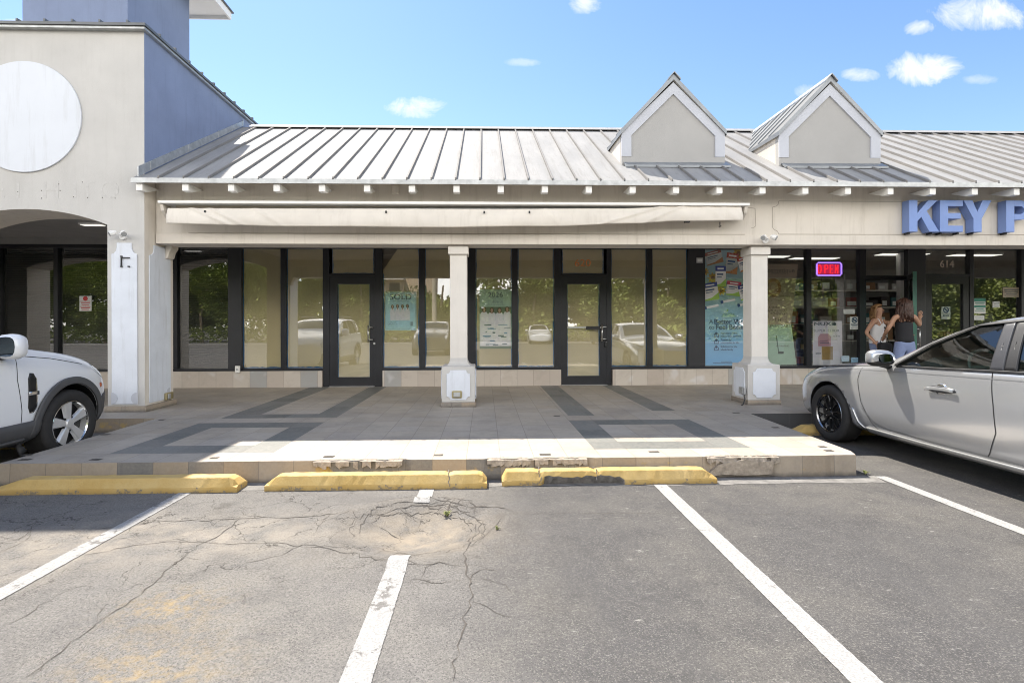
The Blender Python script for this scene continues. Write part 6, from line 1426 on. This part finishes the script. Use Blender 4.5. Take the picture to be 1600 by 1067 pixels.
    for sx in (-.6, .6): mb.tube([(sx, -1.5, 1.70), (sx, -1.6, 1.73), (sx, -3.0, 1.74), (sx, -3.2, 1.69)], .018, 8)
    C.local(mb, 'roof_rail', M['black'])
    return root
suv = build_suv((-5.37, 5.66, 0), 0, 'white car with grey plastic cladding and five spoke alloy wheels beside the pale pier', M['carwhite'])
# vehicles across the lot, which the shop glass mirrors
def copy_tree(o, parent=None, swap=None):
    c = o.copy(); COL.objects.link(c); c.parent = parent
    if swap and c.data:
        c.data = c.data.copy()
        for i, q in enumerate(c.data.materials):
            if q in swap: c.data.materials[i] = swap[q]
    for ch in [x for x in bpy.data.objects if x.parent == o]: copy_tree(ch, c, swap)
    return c
c = copy_tree(suv, None, {M['carwhite']: M['cardark']}); c.location = (-2.6, -4.2, 0); c.rotation_euler = (0, 0, 0); c['label'] = 'dark car with grey cladding standing across the lot, mirrored in the shop glass'
c = copy_tree(sedan, None, {M['silver']: M['carwhite']}); c.location = (4.4, -19.5, 0); c['label'] = 'white sedan far across the lot facing the shops, mirrored in the glass'
c = copy_tree(sedan, None, {M['silver']: M['cardark']}); c.location = (9.2, -15.5, 0); c['label'] = 'dark sedan across the lot, mirrored in the glass of the padlocked door'

# ---------------------------------------------------------------- planting across the lot (mirrored in the glass)
def foliage_mass():
    mb = MB(); r = random.Random(21)
    def leafs(c, rad, n, size):
        for _ in range(n):
            d = Vector((r.gauss(0, 1), r.gauss(0, 1), r.gauss(0, 1))).normalized() * rad * (r.random() ** .33); p = c + Vector((d.x, d.y, d.z * .8))
            a = Vector((r.gauss(0, 1), r.gauss(0, 1), r.gauss(0, .7))).normalized(); b = a.orthogonal().normalized(); s = size * r.uniform(.6, 1.4)
            mb.quad([p - a * s - b * s * .5, p + a * s * .2 - b * s * .7, p + a * s, p + b * s * .6])
    x = -46
    while x < 62:
        h = r.uniform(7.5, 10.5) * (.50 if -9.5 < x < -1 else 1); y = -24 + r.uniform(-3, 2)
        for i in range(15): leafs(Vector((x + r.gauss(0, 1.6), y + r.gauss(0, 1.0), h * r.uniform(.16, .88))), r.uniform(.9, 1.7), 420, .12)
        x += r.uniform(2.0, 3.4)
    x = -60
    while x < 95: leafs(Vector((x + r.gauss(0, 1), -30, r.uniform(1.5, 7.5 if not -12 < x < 0 else 2.6))), 2.0, 330, .27); x += .55
    x = -46
    while x < 46: leafs(Vector((x, -21.5, .8)), .95, 130, .12); x += .8
    return mb
hd = foliage_mass().build('tree_line', M['leaf'], fixn=False); tag(hd, 'belt of leafy green trees and hedge along the far side of the lot, mirrored in the windows', 'trees', kind='stuff')
mb = MB(); r = random.Random(5); x = -44
while x < 44: mb.tube([(x, -24, 0), (x + r.uniform(-.2, .2), -24, 2.5), (x + r.uniform(-.5, .5), -24.2, 5)], [.16, .12, .07], 8); x += r.uniform(2.2, 4)
tk = mb.build('trunks', M['bark'], hd); 
fb = thing('apartment_building', (-13.5, -50, 0), 'distant tan apartment block with balcony slabs beyond the trees, mirrored in the glass', 'building')
mb = MB(); mb.box(-21, -7, -56, -50, 0, 11.5); mb.build('wall', mat('tan rendered wall', (.50, .38, .26), .9, var=.06), fb)
mb = MB()
for z in (2.6, 5.2, 7.8, 10.4): mb.box(-21, -11, -50.0, -49, z, z + .5)
mb.build('balcony_slab', M['stucco'], fb)
for i in range(4):
    for z in (3.4, 6.0, 8.6): MB().box(-20 + i * 2.3, -18.6 + i * 2.3, -50.02, -49.99, z, z + 1.4).build('window', M['frame2'], fb)
po = thing('utility_pole', (-3.9, -19, 0), 'pale wooden utility pole across the lot, mirrored beside the middle column', 'pole')
mb = MB(); mb.tube([(-3.9, -19, -.1), (-3.9, -19, 5), (-3.88, -19, 10)], [.19, .17, .14], 12); mb.build('shaft', mat('bleached pole wood', (.46, .40, .30), .9), po); mb = MB(); mb.box(-5.0, -2.8, -19.08, -18.96, 9.2, 9.35); mb.build('crossarm', M['bark'], po)
mb = MB(); mb.box(-60, 60, -20.6, -20.4, 0, .13); tag(mb.build('far_kerb', M['conc']), kind='structure')
for ob in list(bpy.data.objects):
    if '_o' in ob: del ob['_o']
